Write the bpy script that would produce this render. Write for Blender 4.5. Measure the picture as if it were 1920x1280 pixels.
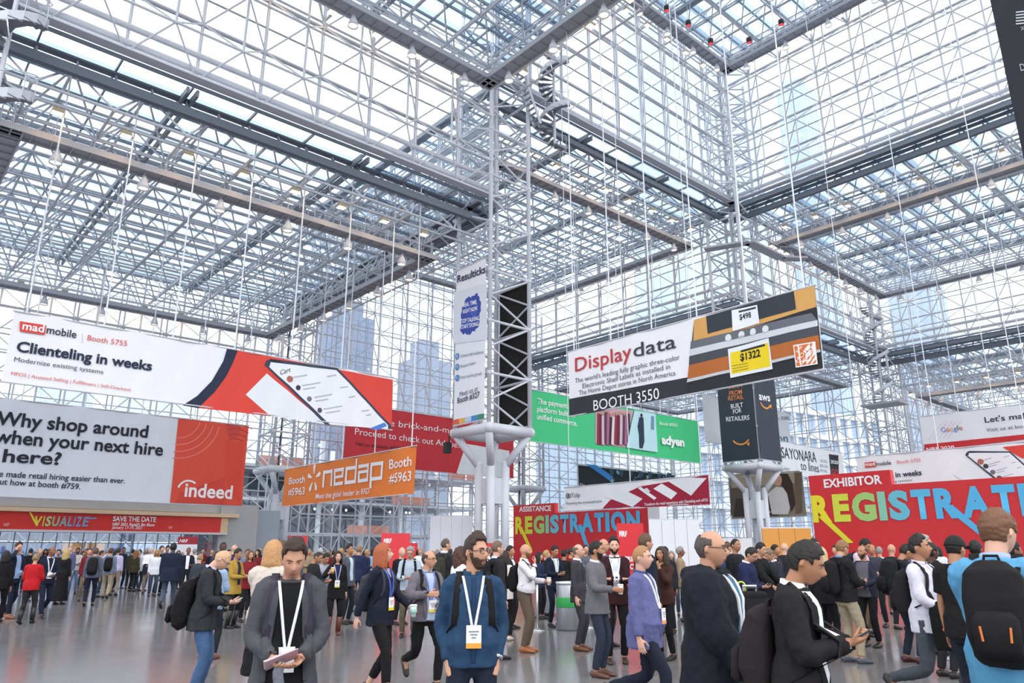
import bpy, bmesh, math, random
import numpy as np
from mathutils import Vector, Matrix, noise
from mathutils.bvhtree import BVHTree

for o in list(bpy.data.objects): bpy.data.objects.remove(o)
scene = bpy.context.scene
# ------------------------------------------------------------------ camera
HEAD, PITCH, FPX = math.radians(48.484), math.radians(15.895), 1388.6
CAM = np.array([-27.025, -32.224, 1.62])
cd = bpy.data.cameras.new('camera'); cd.sensor_width = 36; cd.lens = 36*FPX/1920
cd.clip_start = .05; cd.clip_end = 2000
cam = bpy.data.objects.new('camera', cd); scene.collection.objects.link(cam)
cam.location = CAM; cam.rotation_euler = (math.pi/2+PITCH, 0, HEAD-math.pi/2)
scene.camera = cam
# ------------------------------------------------------------------ sky, sun, exposure
w = bpy.data.worlds.new('overcast_sky'); scene.world = w; w.use_nodes = True
nt = w.node_tree; nt.nodes.clear()
out = nt.nodes.new('ShaderNodeOutputWorld'); bg = nt.nodes.new('ShaderNodeBackground')
tc = nt.nodes.new('ShaderNodeTexCoord'); sx = nt.nodes.new('ShaderNodeSeparateXYZ'); cr = nt.nodes.new('ShaderNodeValToRGB')
cr.color_ramp.elements[0].position = 0.0; cr.color_ramp.elements[0].color = (.80, .86, .95, 1)
cr.color_ramp.elements[1].position = 0.6; cr.color_ramp.elements[1].color = (.96, .98, 1.0, 1)
nt.links.new(tc.outputs['Generated'], sx.inputs[0]); nt.links.new(sx.outputs['Z'], cr.inputs[0])
nt.links.new(cr.outputs[0], bg.inputs['Color']); nt.links.new(bg.outputs[0], out.inputs['Surface'])
bg.inputs['Strength'].default_value = 2.1
sd = bpy.data.lights.new('veiled_sun', 'SUN'); sd.energy = 0.7; sd.angle = math.radians(40); sd.color = (1, .97, .93)
sun = bpy.data.objects.new('veiled_sun', sd); scene.collection.objects.link(sun)
sun.rotation_euler = (math.radians(38), math.radians(-22), 0)
vs = scene.view_settings; vs.view_transform = 'Standard'; vs.look = 'None'; vs.gamma = 1; vs.exposure = 0.0; vs.use_curve_mapping = False
scene.cycles.transparent_max_bounces = 40; scene.cycles.max_bounces = 7; scene.cycles.diffuse_bounces = 4
scene.cycles.glossy_bounces = 3; scene.cycles.caustics_reflective = False; scene.cycles.caustics_refractive = False

# ------------------------------------------------------------------ helpers
def srgb(h):
    if isinstance(h, str):
        h = h.lstrip('#'); c = [int(h[i:i+2], 16)/255 for i in (0, 2, 4)]
    else: c = list(h)
    return tuple(x/12.92 if x <= .04045 else ((x+.055)/1.055)**2.4 for x in c)
MATS = {}
def mat(col, rough=.6, metal=0., var=.0, scale=6., bump=0., name=None, spec=.5, emit=0.):
    k = (col, rough, metal, var, scale, bump, spec, emit)
    if k in MATS: return MATS[k]
    m = bpy.data.materials.new(name or 'surface_'+str(col).strip('#')); m.use_nodes = True
    n = m.node_tree; b = n.nodes['Principled BSDF']; c = srgb(col)
    b.inputs['Base Color'].default_value = (*c, 1); b.inputs['Roughness'].default_value = rough
    b.inputs['Metallic'].default_value = metal; b.inputs['Specular IOR Level'].default_value = spec
    if var or bump:
        t = n.nodes.new('ShaderNodeTexCoord'); nz = n.nodes.new('ShaderNodeTexNoise'); nz.inputs['Scale'].default_value = scale
        nz.inputs['Detail'].default_value = 4; n.links.new(t.outputs['Object'], nz.inputs['Vector'])
        if var:
            mx = n.nodes.new('ShaderNodeMix'); mx.data_type = 'RGBA'
            mx.inputs[6].default_value = (*[x*(1-var) for x in c], 1); mx.inputs[7].default_value = (*[min(1, x*(1+var)) for x in c], 1)
            n.links.new(nz.outputs[0], mx.inputs[0]); n.links.new(mx.outputs[2], b.inputs['Base Color'])
        if bump:
            bp = n.nodes.new('ShaderNodeBump'); bp.inputs['Strength'].default_value = bump; bp.inputs['Distance'].default_value = .02
            n.links.new(nz.outputs[0], bp.inputs['Height']); n.links.new(bp.outputs[0], b.inputs['Normal'])
    if emit:
        b.inputs['Emission Color'].default_value = (*c, 1); b.inputs['Emission Strength'].default_value = emit
    MATS[k] = m; return m
def cloth(col, **k): return mat(col, k.get('rough', .85), 0, .10, k.get('scale', 30.), .12, spec=.25)
def glass_mat(name, tint, refl=.06):
    m = bpy.data.materials.new(name); m.use_nodes = True; n = m.node_tree; n.nodes.clear()
    o = n.nodes.new('ShaderNodeOutputMaterial'); mx = n.nodes.new('ShaderNodeMixShader'); tr = n.nodes.new('ShaderNodeBsdfTransparent')
    gl = n.nodes.new('ShaderNodeBsdfGlossy'); gl.inputs['Roughness'].default_value = .03; gl.inputs['Color'].default_value = (.9, .95, 1, 1)
    tr.inputs[0].default_value = (*tint, 1); mx.inputs[0].default_value = refl
    n.links.new(tr.outputs[0], mx.inputs[1]); n.links.new(gl.outputs[0], mx.inputs[2]); n.links.new(mx.outputs[0], o.inputs[0])
    return m
def frit_mat(name):
    m = glass_mat(name, (.9, .95, 1), .05); n = m.node_tree; t = n.nodes.new('ShaderNodeTexCoord'); sp = n.nodes.new('ShaderNodeSeparateXYZ'); md = n.nodes.new('ShaderNodeMath'); md.operation = 'PINGPONG'; md.inputs[1].default_value = .762
    r = n.nodes.new('ShaderNodeValToRGB'); r.color_ramp.elements[0].position = .36; r.color_ramp.elements[0].color = (.40, .50, .60, 1); r.color_ramp.elements[1].position = .40; r.color_ramp.elements[1].color = (.86, .92, .97, 1)
    n.links.new(t.outputs['Object'], sp.inputs[0]); n.links.new(sp.outputs['Y'], md.inputs[0]); n.links.new(md.outputs[0], r.inputs[0]); n.links.new(r.outputs[0], n.nodes['Transparent BSDF'].inputs[0]); return m
G_WALL = glass_mat('clear_glazing', (.90, .945, .975)); G_ROOF = frit_mat('fritted_skylight_glazing')

COL = scene.collection
WORK = bpy.data.scenes.new('workbench')   # shapes are fused here, then the scene is dropped
def evaluated(o):
    WORK.view_layers[0].update(); return o.evaluated_get(WORK.view_layers[0].depsgraph)
def link(name, me, m=None, parent=None, smooth=False):
    o = bpy.data.objects.new(name, me); COL.objects.link(o)
    if m is not None:
        for x in (m if isinstance(m, (list, tuple)) else [m]): me.materials.append(x)
    if parent is not None: o.parent = parent
    if smooth: me.polygons.foreach_set('use_smooth', [True]*len(me.polygons))
    return o
def mesh(name, V, F, m=None, parent=None, smooth=False, mi=None):
    me = bpy.data.meshes.new(name); me.from_pydata([tuple(map(float, v)) for v in V], [], [tuple(map(int, f)) for f in F])
    o = link(name, me, m, parent, smooth)
    if mi is not None: me.polygons.foreach_set('material_index', mi)
    me.update(); return o
def tag(o, label=None, cat=None, group=None, kind=None):
    for k, v in (('label', label), ('category', cat), ('group', group), ('kind', kind)):
        if v: o[k] = v
    return o
def thing(name, label, cat, loc=(0, 0, 0), rz=0, group=None):
    o = bpy.data.objects.new(name, None); COL.objects.link(o); o.location = loc; o.rotation_euler = (0, 0, rz)
    o.empty_display_size = .2
    return tag(o, label, cat, group)
def local(root, P):
    """world points into the axes of a root that only has a location"""
    return np.asarray(P, float) - np.array(root.location)

class MB:
    """collects rods, boxes and prisms into one mesh"""
    def __init__(s): s.V = []; s.F = []; s.n = 0; s.R = []
    def raw(s, V, F):
        s.V.append(np.asarray(V, float)); s.F += [tuple(i+s.n for i in f) for f in F]; s.n += len(V); return s
    def rod(s, a, b, r, r2=None): s.R.append((*a, *b, r, r if r2 is None else r2)); return s
    def _rods(s, k=6):
        if not s.R: return
        A = np.array(s.R, float); a, b, r, r2 = A[:, 0:3], A[:, 3:6], A[:, 6], A[:, 7]; d = b-a
        L = np.linalg.norm(d, axis=1, keepdims=True); L[L == 0] = 1; d = d/L
        ref = np.where(np.abs(d[:, 2:3]) > .9, np.array([[1., 0, 0]]), np.array([[0, 0, 1.]]))
        u = np.cross(d, ref); u /= np.linalg.norm(u, axis=1, keepdims=True); v = np.cross(d, u)
        an = np.arange(k)*2*math.pi/k
        ring = u[:, None, :]*np.cos(an)[None, :, None]+v[:, None, :]*np.sin(an)[None, :, None]
        V = np.concatenate([a[:, None]+ring*r[:, None, None], b[:, None]+ring*r2[:, None, None]], 1).reshape(-1, 3)
        F = []
        for i in range(len(A)):
            o = s.n+i*2*k
            for j in range(k):
                j2 = (j+1) % k; F.append((o+j, o+j2, o+k+j2, o+k+j))
            F.append(tuple(o+j for j in range(k))[::-1]); F.append(tuple(o+k+j for j in range(k)))
        s.V.append(V); s.F += F; s.n += len(V); s.R = []
    def box(s, c, e, rz=0., ax=None):
        """centre, full sizes; ax = 3 axis vectors"""
        c = np.array(c, float); e = np.array(e, float)/2
        if ax is None:
            ax = np.array([[math.cos(rz), math.sin(rz), 0], [-math.sin(rz), math.cos(rz), 0], [0, 0, 1]])
        ax = np.asarray(ax, float)
        V = [c+ax[0]*e[0]*i+ax[1]*e[1]*j+ax[2]*e[2]*k for i in (-1, 1) for j in (-1, 1) for k in (-1, 1)]
        return s.raw(V, [(0, 1, 3, 2), (4, 6, 7, 5), (0, 4, 5, 1), (2, 3, 7, 6), (0, 2, 6, 4), (1, 5, 7, 3)])
    def b2(s, lo, hi): lo = np.array(lo, float); hi = np.array(hi, float); return s.box((lo+hi)/2, hi-lo)
    def beam(s, a, b, wd, ht):
        a = np.array(a, float); b = np.array(b, float); d = b-a; L = np.linalg.norm(d); d /= L
        up = np.array([0, 0, 1.]) if abs(d[2]) < .9 else np.array([1., 0, 0]); sd_ = np.cross(d, up); sd_ /= np.linalg.norm(sd_); up = np.cross(sd_, d)
        return s.box((a+b)/2, (L, wd, ht), ax=[d, sd_, up])
    def ball(s, c, r, n=6, m_=4):
        V = [(c[0], c[1], c[2]+r)]; F = []
        for i in range(1, m_):
            t = math.pi*i/m_
            for j in range(n): V.append((c[0]+r*math.sin(t)*math.cos(2*math.pi*j/n), c[1]+r*math.sin(t)*math.sin(2*math.pi*j/n), c[2]+r*math.cos(t)))
        V.append((c[0], c[1], c[2]-r))
        for j in range(n):
            F.append((0, 1+j, 1+(j+1) % n)); b = 1+(m_-2)*n; F.append((len(V)-1, b+(j+1) % n, b+j))
            for i in range(m_-2): q = 1+i*n; F.append((q+j, q+n+j, q+n+(j+1) % n, q+(j+1) % n))
        return s.raw(V, F)
    def lathe(s, c, prof, n=16):
        """prof: (r, z) pairs round a vertical axis at c"""
        V = []; F = []
        for r, z in prof:
            for j in range(n): V.append((c[0]+r*math.cos(2*math.pi*j/n), c[1]+r*math.sin(2*math.pi*j/n), c[2]+z))
        for i in range(len(prof)-1):
            for j in range(n): F.append((i*n+j, i*n+(j+1) % n, (i+1)*n+(j+1) % n, (i+1)*n+j))
        F.append(tuple(range(n))[::-1]); F.append(tuple((len(prof)-1)*n+j for j in range(n)))
        return s.raw(V, F)
    def build(s, name, m, parent=None, smooth=False, k=6, off=None):
        s._rods(k); V = np.concatenate(s.V)
        if off is not None: V = V-np.array(off)
        return mesh(name, V, s.F, m, parent, smooth)
def struct(o, **k): return tag(o, kind='structure', **k)
# ------------------------------------------------------------------ the hall
U = 27.43; MOD = U/9; YF = 28.2
STEEL = mat('#d3d5dc', .45, 0, .06, 3.); STEEL_D = mat('#c6c9d1', .5, 0, .05, 3.); GUTTER = mat('#6a717c', .5, .2)
DARKBAR = mat('#8a929d', .5); GRATE = mat('#b4b6bd', .6, .1)

# floor: polished terrazzo laid in large darker and lighter panels
fm = bpy.data.materials.new('polished_terrazzo'); fm.use_nodes = True; n = fm.node_tree; b = n.nodes['Principled BSDF']
t = n.nodes.new('ShaderNodeTexCoord'); nz = n.nodes.new('ShaderNodeTexNoise'); nz.inputs['Scale'].default_value = 90; nz.inputs['Detail'].default_value = 6
ck = n.nodes.new('ShaderNodeTexBrick'); ck.offset = 0; ck.inputs['Scale'].default_value = 1.0
ck.inputs['Color1'].default_value = (.195, .19, .197, 1); ck.inputs['Color2'].default_value = (.235, .228, .232, 1); ck.inputs['Mortar'].default_value = (.15, .15, .16, 1)
ck.inputs['Mortar Size'].default_value = .012; ck.inputs['Brick Width'].default_value = 4.57; ck.inputs['Row Height'].default_value = 4.57
mx = n.nodes.new('ShaderNodeMix'); mx.data_type = 'RGBA'; mx.blend_type = 'MULTIPLY'; mx.inputs[0].default_value = .55
rp = n.nodes.new('ShaderNodeValToRGB'); rp.color_ramp.elements[0].position = .35; rp.color_ramp.elements[0].color = (.62, .60, .60, 1); rp.color_ramp.elements[1].position = .65; rp.color_ramp.elements[1].color = (1.18, 1.17, 1.16, 1)
n.links.new(t.outputs['Object'], nz.inputs['Vector']); n.links.new(t.outputs['Object'], ck.inputs['Vector']); n.links.new(nz.outputs[0], rp.inputs[0])
n.links.new(ck.outputs[0], mx.inputs[6]); n.links.new(rp.outputs[0], mx.inputs[7]); n.links.new(mx.outputs[2], b.inputs['Base Color'])
nz2 = n.nodes.new('ShaderNodeTexNoise'); nz2.inputs['Scale'].default_value = 1.2; mr = n.nodes.new('ShaderNodeMapRange'); mr.inputs[3].default_value = .09; mr.inputs[4].default_value = .20
n.links.new(t.outputs['Object'], nz2.inputs['Vector']); n.links.new(nz2.outputs[0], mr.inputs[0]); n.links.new(mr.outputs[0], b.inputs['Roughness'])
b.inputs['Specular IOR Level'].default_value = .45
struct(mesh('floor', [(-60, -60, 0), (90, -60, 0), (90, 32, 0), (-60, 32, 0)], [(0, 1, 2, 3)], fm))

# roofs: double-layer space frames under ridged skylights
def roof(name, x0, x1, y0, y1, zc, nx=9, ny=9, chords=.068):
    zb, zt = zc+.9, zc+3.1
    X = np.linspace(x0, x1, nx+1); Y = np.linspace(y0, y1, ny+1); XM = (X[1:]+X[:-1])/2; YM = (Y[1:]+Y[:-1])/2
    f = MB()
    for y in Y:
        for i in range(nx): f.rod((X[i], y, zb), (X[i+1], y, zb), chords)
    for x in X:
        for j in range(ny): f.rod((x, Y[j], zb), (x, Y[j+1], zb), chords)
    for y in YM: f.rod((XM[0], y, zt), (XM[-1], y, zt), chords)
    for x in XM: f.rod((x, YM[0], zt), (x, YM[-1], zt), chords)
    for i, x in enumerate(XM):
        for j, y in enumerate(YM):
            for a in (X[i], X[i+1]):
                for c in (Y[j], Y[j+1]): f.rod((x, y, zt), (a, c, zb), .052)
    for x in X:
        for y in Y: f.ball((x, y, zb), .12, 6, 4)
    g = mesh(name, [(x0, y0, zt+.55), (x1, y0, zt+.55), (x1, y1, zt+.55), (x0, y1, zt+.55)], [(0, 1, 2, 3)], G_ROOF)
    struct(g)
    f.build('space_frame', STEEL_D, g)
    p = MB()
    k = int(round((y1-y0)/1.524))
    for j in range(k+1):
        y = y0+(y1-y0)*j/k; p.beam((x0, y, zt+.42), (x1, y, zt+.42), .09, .15)
    for i in range(nx+1):
        x = x0+(x1-x0)*i/nx; p.beam((x, y0, zt+.36), (x, y1, zt+.36), .07, .16)
    for i in range(0, nx+1, 3):
        for e in (-.22, .22): p.beam((X[i]+e, y0, zt+.1), (X[i]+e, y1, zt+.1), .12, .34)
    p.build('skylight_bar', DARKBAR, g)
    return g
C1, C2, CP, C3 = 19.0, 27.7, 28.4, 42.3
roof('ceiling_left_bay', -U, 0, 0, YF, C1)
roof('ceiling_far_bay', 0, U, 0, YF, C2)
roof('ceiling_right_bay', U, 2*U, -U, 0, C2)
roof('ceiling_corner_bay', U, 2*U, 0, YF, C1)
roof('ceiling_outer_bay', 2*U, 3*U, -U, 0, C1)
roof('ceiling_near_bay', -U, 0, -U, 0, CP)
roof('ceiling_tower', 0, U, -U, 0, C3)

# glazed walls: outer mullions and panes, inner lattice
def gwall(name, ax, c, a0, a1, z0, z1, ins, mz=1.52, lattice=True, mod=MOD, lr=.062):
    """ax 'X': the plane x = c, running along y from a0 to a1; ins = side (+-1) of the inner lattice"""
    P = (lambda a, z, d=0: (c+d, a, z)) if ax == 'X' else (lambda a, z, d=0: (a, c+d, z))
    g = struct(mesh(name, [P(a0, z0), P(a1, z0), P(a1, z1), P(a0, z1)], [(0, 1, 2, 3)], G_WALL))
    m_ = MB(); na = int(round((a1-a0)/(3.048 if z0 > 5 else 1.524))); nz_ = max(1, int(round((z1-z0)/mz)))
    for i in range(na+1): a = a0+(a1-a0)*i/na; m_.beam(P(a, z0, ins*.06), P(a, z1, ins*.06), .06, .10)
    for j in range(nz_+1): z = z0+(z1-z0)*j/nz_; m_.beam(P(a0, z, ins*.06), P(a1, z, ins*.06), .10, .06)
    m_.build('mullion', STEEL_D, g)
    if lattice:
        f = MB(); n1 = int(round((a1-a0)/mod)); n2 = max(1, int(round((z1-z0)/mod))); A = np.linspace(a0, a1, n1+1); Z = np.linspace(z0, z1, n2+1)
        d0, d1 = ins*.22, ins*1.6
        AM = (A[1:]+A[:-1])/2; ZM = (Z[1:]+Z[:-1])/2
        for a in A: f.rod(P(a, z0, d0), P(a, z1, d0), lr)
        for z in Z: f.rod(P(a0, z, d0), P(a1, z, d0), lr)
        for a in AM:
            if n2 > 1: f.rod(P(a, ZM[0], d1), P(a, ZM[-1], d1), lr)
        for z in ZM: f.rod(P(AM[0], z, d1), P(AM[-1], z, d1), lr)
        for i, a in enumerate(AM):
            for j, z in enumerate(ZM):
                for p in (A[i], A[i+1]):
                    for q in (Z[j], Z[j+1]): f.rod(P(a, z, d1), P(p, q, d0), .045)
                f.ball(P(a, z, d1), .1, 6, 4)
        f.build('wall_lattice', STEEL, g)
    return g
T1, T2, T3 = C1+3.7, C2+3.7, C3+3.7
gwall('window_1', 'Y', 0, -U, 0, T1, T2+.5, -1)
gwall('window_2', 'X', 0, 0, YF, T1, T2, 1)
gwall('window_3', 'Y', 0, 0, U, T2, T3, -1)
gwall('window_4', 'X', U, -U, 0, T2, T3, -1)
gwall('window_5', 'X', U, 0, YF, T1, T2, -1)
gwall('window_6', 'X', 2*U, -U, 0, T1, T2, -1)
gwall('window_7', 'Y', 0, U, 2*U, T1, T2, -1)
gwall('window_8', 'X', 0, -U, 0, CP+3.7, T3, 1)
gwall('window_9', 'Y', YF, 0, U, 0, T2, -1)
gwall('window_10', 'Y', YF, -U, 0, 0, T1, -1)
gwall('window_11', 'Y', YF, U, 2*U, 0, T1, -1)
gwall('window_12', 'X', 2*U, 0, YF, 0, T1, -1)
gwall('window_13', 'Y', 0, 2*U, 3*U, 0, T1, -1)
gwall('window_14', 'X', 3*U, -U, 0, 0, T1, -1)
gwall('window_15', 'X', -U, 0, YF, 0, T1, 1)
# sills: a dark gutter box with two pale pipes above it where a roof meets a higher wall
def sill(ax, c, a0, a1, z, ins, k):
    P = (lambda a, z, d=0: (c+d, a, z)) if ax == 'X' else (lambda a, z, d=0: (a, c+d, z))
    g = MB(); g.beam(P(a0, z-1.42, -ins*.4), P(a1, z-1.42, -ins*.4), .3, .38); g.beam(P(a0, z-1.05, -ins*.7), P(a1, z-1.05, -ins*.7), .25, .12); g.beam(P(a0, z-.45, -ins*1.1), P(a1, z-.45, -ins*1.1), .4, .10)
    for i in range(19): a = a0+(a1-a0)*i/18; g.beam(P(a, z-1.3, -ins*.4), P(a, z-.4, -ins*1.1), .07, .12)
    o = struct(g.build('trim_%d' % k, GUTTER))
    q = MB(); q.rod(P(a0, z+.45, ins*.3), P(a1, z+.45, ins*.3), .16); q.rod(P(a0, z+1.25, ins*.3), P(a1, z+1.25, ins*.3), .14)
    q.beam(P(a0, z-.1, ins*.5), P(a1, z-.1, ins*.5), .5, .1)
    q.build('pipe_rail', STEEL, o, k=8)
for k, a in enumerate([('Y', 0, -U, 0, T1, -1), ('X', 0, 0, YF, T1, 1), ('Y', 0, 0, U, T2, -1), ('X', U, -U, 0, T2, -1), ('X', U, 0, YF, T1, -1),
                       ('X', 2*U, -U, 0, T1, -1), ('Y', 0, U, 2*U, T1, -1)]): sill(*a, k+1)

# catwalks: grated decks hung inside every bay, with rails on both sides
CATW = []
def catwalk(pts, z, label, wd=.85, closed=True, rail=True):
    pts = [np.array(p, float) for p in pts]; c = np.mean(pts, 0)
    root = thing('catwalk', label, 'catwalk', (c[0], c[1], z), group='service catwalks under the glass roofs')
    d = MB(); r = MB()
    L = len(pts)
    for i in range(L if closed else L-1):
        a, b = pts[i], pts[(i+1) % L]; v = (b-a)/np.linalg.norm(b-a); nrm = np.array([-v[1], v[0]]); e = v*wd/2
        d.beam((*(a-e), z), (*(b+e), z), wd, .06)
        for s in (-1, 1):
            o = nrm*wd/2*s
            d.beam((*(a+o-e), z-.02), (*(b+o+e), z-.02), .07, .30)
            for h in (.55, 1.1): r.rod((*(a+o), z+h), (*(b+o), z+h), .025)
            m_ = int(np.linalg.norm(b-a)/1.52)
            for q in range(m_+1): p = a+(b-a)*q/m_+o; r.rod((*p, z), (*p, z+1.1), .022)
        m_ = int(np.linalg.norm(b-a)/.76)
        for q in range(m_+1): p = a+(b-a)*q/m_; d.beam((*(p-nrm*wd/2), z-.08), (*(p+nrm*wd/2), z-.08), .06, .08)
    if rail:
        for i in range(L):
            a, b = pts[i], pts[(i+1) % L]; v = (b-a)/np.linalg.norm(b-a); nr = np.array([v[1], -v[0]])*1.55
            if nr@(c-(a+b)/2) > 0: nr = -nr
            e = MB(); e.beam((*(a+nr-v*1.5), z+.98), (*(b+nr+v*1.5), z+.98), .10, .12); e.build('lamp_rail', STEEL_D, root, off=root.location)
    d.build('deck', GRATE, root, off=root.location); r.build('handrail', STEEL, root, off=root.location)
    return root
def rect(x0, x1, y0, y1): return [(x0, y0), (x1, y0), (x1, y1), (x0, y1)]
I = 2.9
CW = [('left', rect(-U+I, -I, I, U-I+.9), C1, 'square catwalk loop under the low left glass roof, above the white phone banner'),
      ('far', rect(I, U-I, I, U-I), C2-.1, 'catwalk loop under the far glass roof behind the tall white banner column'),
      ('right', rect(U+I, 2*U-I-1, -U+I, -I), C2-.1, 'catwalk loop under the right-hand glass roof, right of the dark wrapped column'),
      ('corner', rect(U+I, 2*U-I, I, U-I), C1, 'catwalk loop under the low far corner roof behind the dark wrapped column'),
      ('outer', rect(2*U+I, 3*U-I, -U+I, -I), C1-1.2, 'catwalk loop under the outermost low roof on the far right'),
      ('near', rect(-U+I, -I, -U+I, -I), CP, 'catwalk loop overhead whose corner meets the top of the tall white banner column'),
      ('tower', rect(I+.5, U-I-.4, -U+I, -I), C3, 'highest catwalk loop, at the top of the glass tower')]
for k, pts, z, lab in CW: catwalk(pts, z, lab)

# lattice columns: four round legs, a ring of fat tube, four lattice tubes above
RING = 8.15; CA = 1.52
def column(x, y, top, label, z_br=6.4):
    root = thing('lattice_column', label, 'column', (x, y, 0), group='lattice columns')
    for sx_ in (-1, 1):
        for sy in (-1, 1):
            l = MB(); l.rod((sx_*.52, sy*.52, 0), (sx_*.52, sy*.52, z_br), .235); l.build('leg', STEEL, root, True, k=16)
            l = MB(); l.rod((sx_*.52, sy*.52, z_br-.15), (sx_*(CA+.02), sy*(CA+.02), RING), .215); l.ball((sx_*.52, sy*.52, z_br), .235, 14, 8); l.ball((sx_*CA, sy*CA, RING), .30, 14, 8)
            l.build('branch', STEEL, root, True, k=16)
            l = MB(); l.rod((sx_*CA, sy*CA, RING), (sx_*CA, sy*CA, top), .13); l.build('tube', STEEL, root, True, k=10)
    r = MB(); cs = [(-CA, -CA), (CA, -CA), (CA, CA), (-CA, CA)]
    for i in range(4): r.rod((*cs[i], RING), (*cs[(i+1) % 4], RING), .29)
    r.build('ring', STEEL, root, True, k=16)
    p = MB()
    for z in (1.6, 4.9):
        for s in (-1, 1): p.b2((-.42, s*.52-.03, z-.7), (.42, s*.52+.03, z+.7)); p.b2((s*.52-.03, -.42, z-.7), (s*.52+.03, .42, z+.7))
    p.build('web_plate', STEEL, root)
    br = MB(); z = RING; k = 0; h = 3.05
    while z+h <= top+.1:
        for i in range(4):
            a, b = cs[i], cs[(i+1) % 4]
            br.rod((*a, z+h), (*b, z+h), .085)
            br.rod((*b, z), (*a, z+h/2), .06); br.rod((*b, z+h), (*a, z+h/2), .06)
            br.ball((*a, z+h), .17, 8, 5)
        z += h
    br.build('brace', STEEL, root, k=8)
    return root
LA = column(0, 0, 43.5, 'tall lattice column in the middle, wrapped by a tall white banner on its left face')
LB = column(U, 0, 43.5, 'lattice column wrapped in dark banners at its capital, right of centre')
LC = column(0, U, 27.5, 'lattice column in the left background with a bare ring, beside the orange banner')
LD = column(1.46, -U-1.31, 43.5, 'lattice column close on the far right whose dark banner enters the frame at the top')
LE = column(-U-.6, .4, 27.5, 'lattice column at the far left edge of the hall')
LG = column(2*U, 0, 27.5, 'lattice column in the right background next to the lower spiral stair')
LF = column(U, U, 27.5, 'lattice column in the background behind the green banner')

# spiral stairs winding round a pole
def spiral(x, y, z0, z1, label, r=1.0, ph=0.):
    root = thing('spiral_stair', label, 'staircase', (x, y, z0), group='spiral stairs')
    H = z1-z0; p = MB(); p.rod((0, 0, 0), (0, 0, H), .09); p.build('pole', STEEL, root, k=10)
    n_ = int(H/.22); st = MB(); sk = MB(); an = lambda i: ph+i*2*math.pi/15
    for i in range(n_):
        a0, a1 = an(i), an(i+1); z = i*.22
        V = [(.08*math.cos(a0), .08*math.sin(a0)), (r*math.cos(a0), r*math.sin(a0)), (r*math.cos(a1), r*math.sin(a1)), (.08*math.cos(a1), .08*math.sin(a1))]
        st.raw([(*v, z) for v in V]+[(*v, z+.05) for v in V], [(3, 2, 1, 0), (4, 5, 6, 7), (0, 1, 5, 4), (1, 2, 6, 5), (2, 3, 7, 6), (3, 0, 4, 7)])
        A, B = np.array((r*math.cos(a0), r*math.sin(a0), z)), np.array((r*math.cos(a1), r*math.sin(a1), z+.22)); k = .97
        sk.raw([A-(0, 0, .12), B-(0, 0, .12), B+(0, 0, .28), A+(0, 0, .28), A*(k, k, 1)-(0, 0, .12), B*(k, k, 1)-(0, 0, .12), B*(k, k, 1)+(0, 0, .28), A*(k, k, 1)+(0, 0, .28)],
               [(0, 1, 2, 3), (7, 6, 5, 4), (0, 4, 5, 1), (3, 2, 6, 7)])
    st.build('tread', mat('#82868f', .6), root); sk.build('stringer', STEEL, root)
    hr = MB()
    for i in range(n_):
        A, B = (r*math.cos(an(i)), r*math.sin(an(i)), i*.22+1.0), (r*math.cos(an(i+1)), r*math.sin(an(i+1)), (i+1)*.22+1.0); hr.rod(A, B, .022)
        if i % 2 == 0: hr.rod((A[0], A[1], A[2]-1), A, .015)
    hr.build('handrail', STEEL, root)
    return root

# short tubes cutting the corner of the glass tower, storey by storey
q = MB()
for k in range(9):
    z = T2+.6+k*1.52; q.rod((U-3.1, -1.2, z), (U-2.2, -2.2, z), .06); q.rod((U-2.2, -2.2, z), (U-1.2, -3.1, z), .06)
q.build('corner_tube', STEEL, bpy.data.objects['window_4'])
spiral(3.1, -2.35, 26.9, 35.2, 'upper spiral stair beside the top of the column with the tall white banner', 1.05)
ST2 = spiral(50.7, -1.7, 16.2, 26.9, 'lower spiral stair hanging in the right background, right of the wide brown and white banner', 1.05, 1.)
spiral(-25.5, -1.6, 16.0, 28.2, 'spiral stair at the top left edge, seen from below', 1.15, 2.)
o = ST2
q = MB(); q.b2((-1.3, -1.9, -.2), (1.3, 1.9, -.02)); q.build('landing', GRATE, o); q = MB()
for s in (-1, 1): q.rod((s*1.25, -1.9, 1.05), (s*1.25, 1.9, 1.05), .025); [q.rod((s*1.25, y, -.03), (s*1.25, y, 1.05), .02) for y in (-1.8, -.6, .6, 1.8)]
q.build('landing_rail', STEEL, o)
o = thing('bridge', 'short steel bridge wrapped round the right-centre column high up', 'platform', (U, -1.9, C2-1.6))
q = MB()
pp = [(-4.0, 2.2), (-2.6, -1.1), (2.6, -1.1), (4.3, -2.4)]
for i in range(3): q.beam((*pp[i], 0), (*pp[i+1], 0), .9, .16)
q.build('deck', GRATE, o); q = MB()
for i in range(3):
    q.rod((*pp[i], 1.1), (*pp[i+1], 1.1), .025); q.rod((*pp[i], .05), (*pp[i], 1.1), .025)
q.build('handrail', STEEL, o)
o = thing('ladder_stair', 'steep steel ladder stair beside the spiral stair near the top of the middle column', 'staircase', (1.9, -2.0, 27.9))
q = MB()
for s in (-.3, .3): q.beam((-1.6, s, 3.4), (0, s, 0), .05, .2)
q.build('stringer', STEEL, o); q = MB()
for i in range(11): q.beam((-1.5+i*.145, -.3, 3.15-i*.31), (-1.5+i*.145, .3, 3.15-i*.31), .2, .03)
q.build('tread', GRATE, o)

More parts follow.
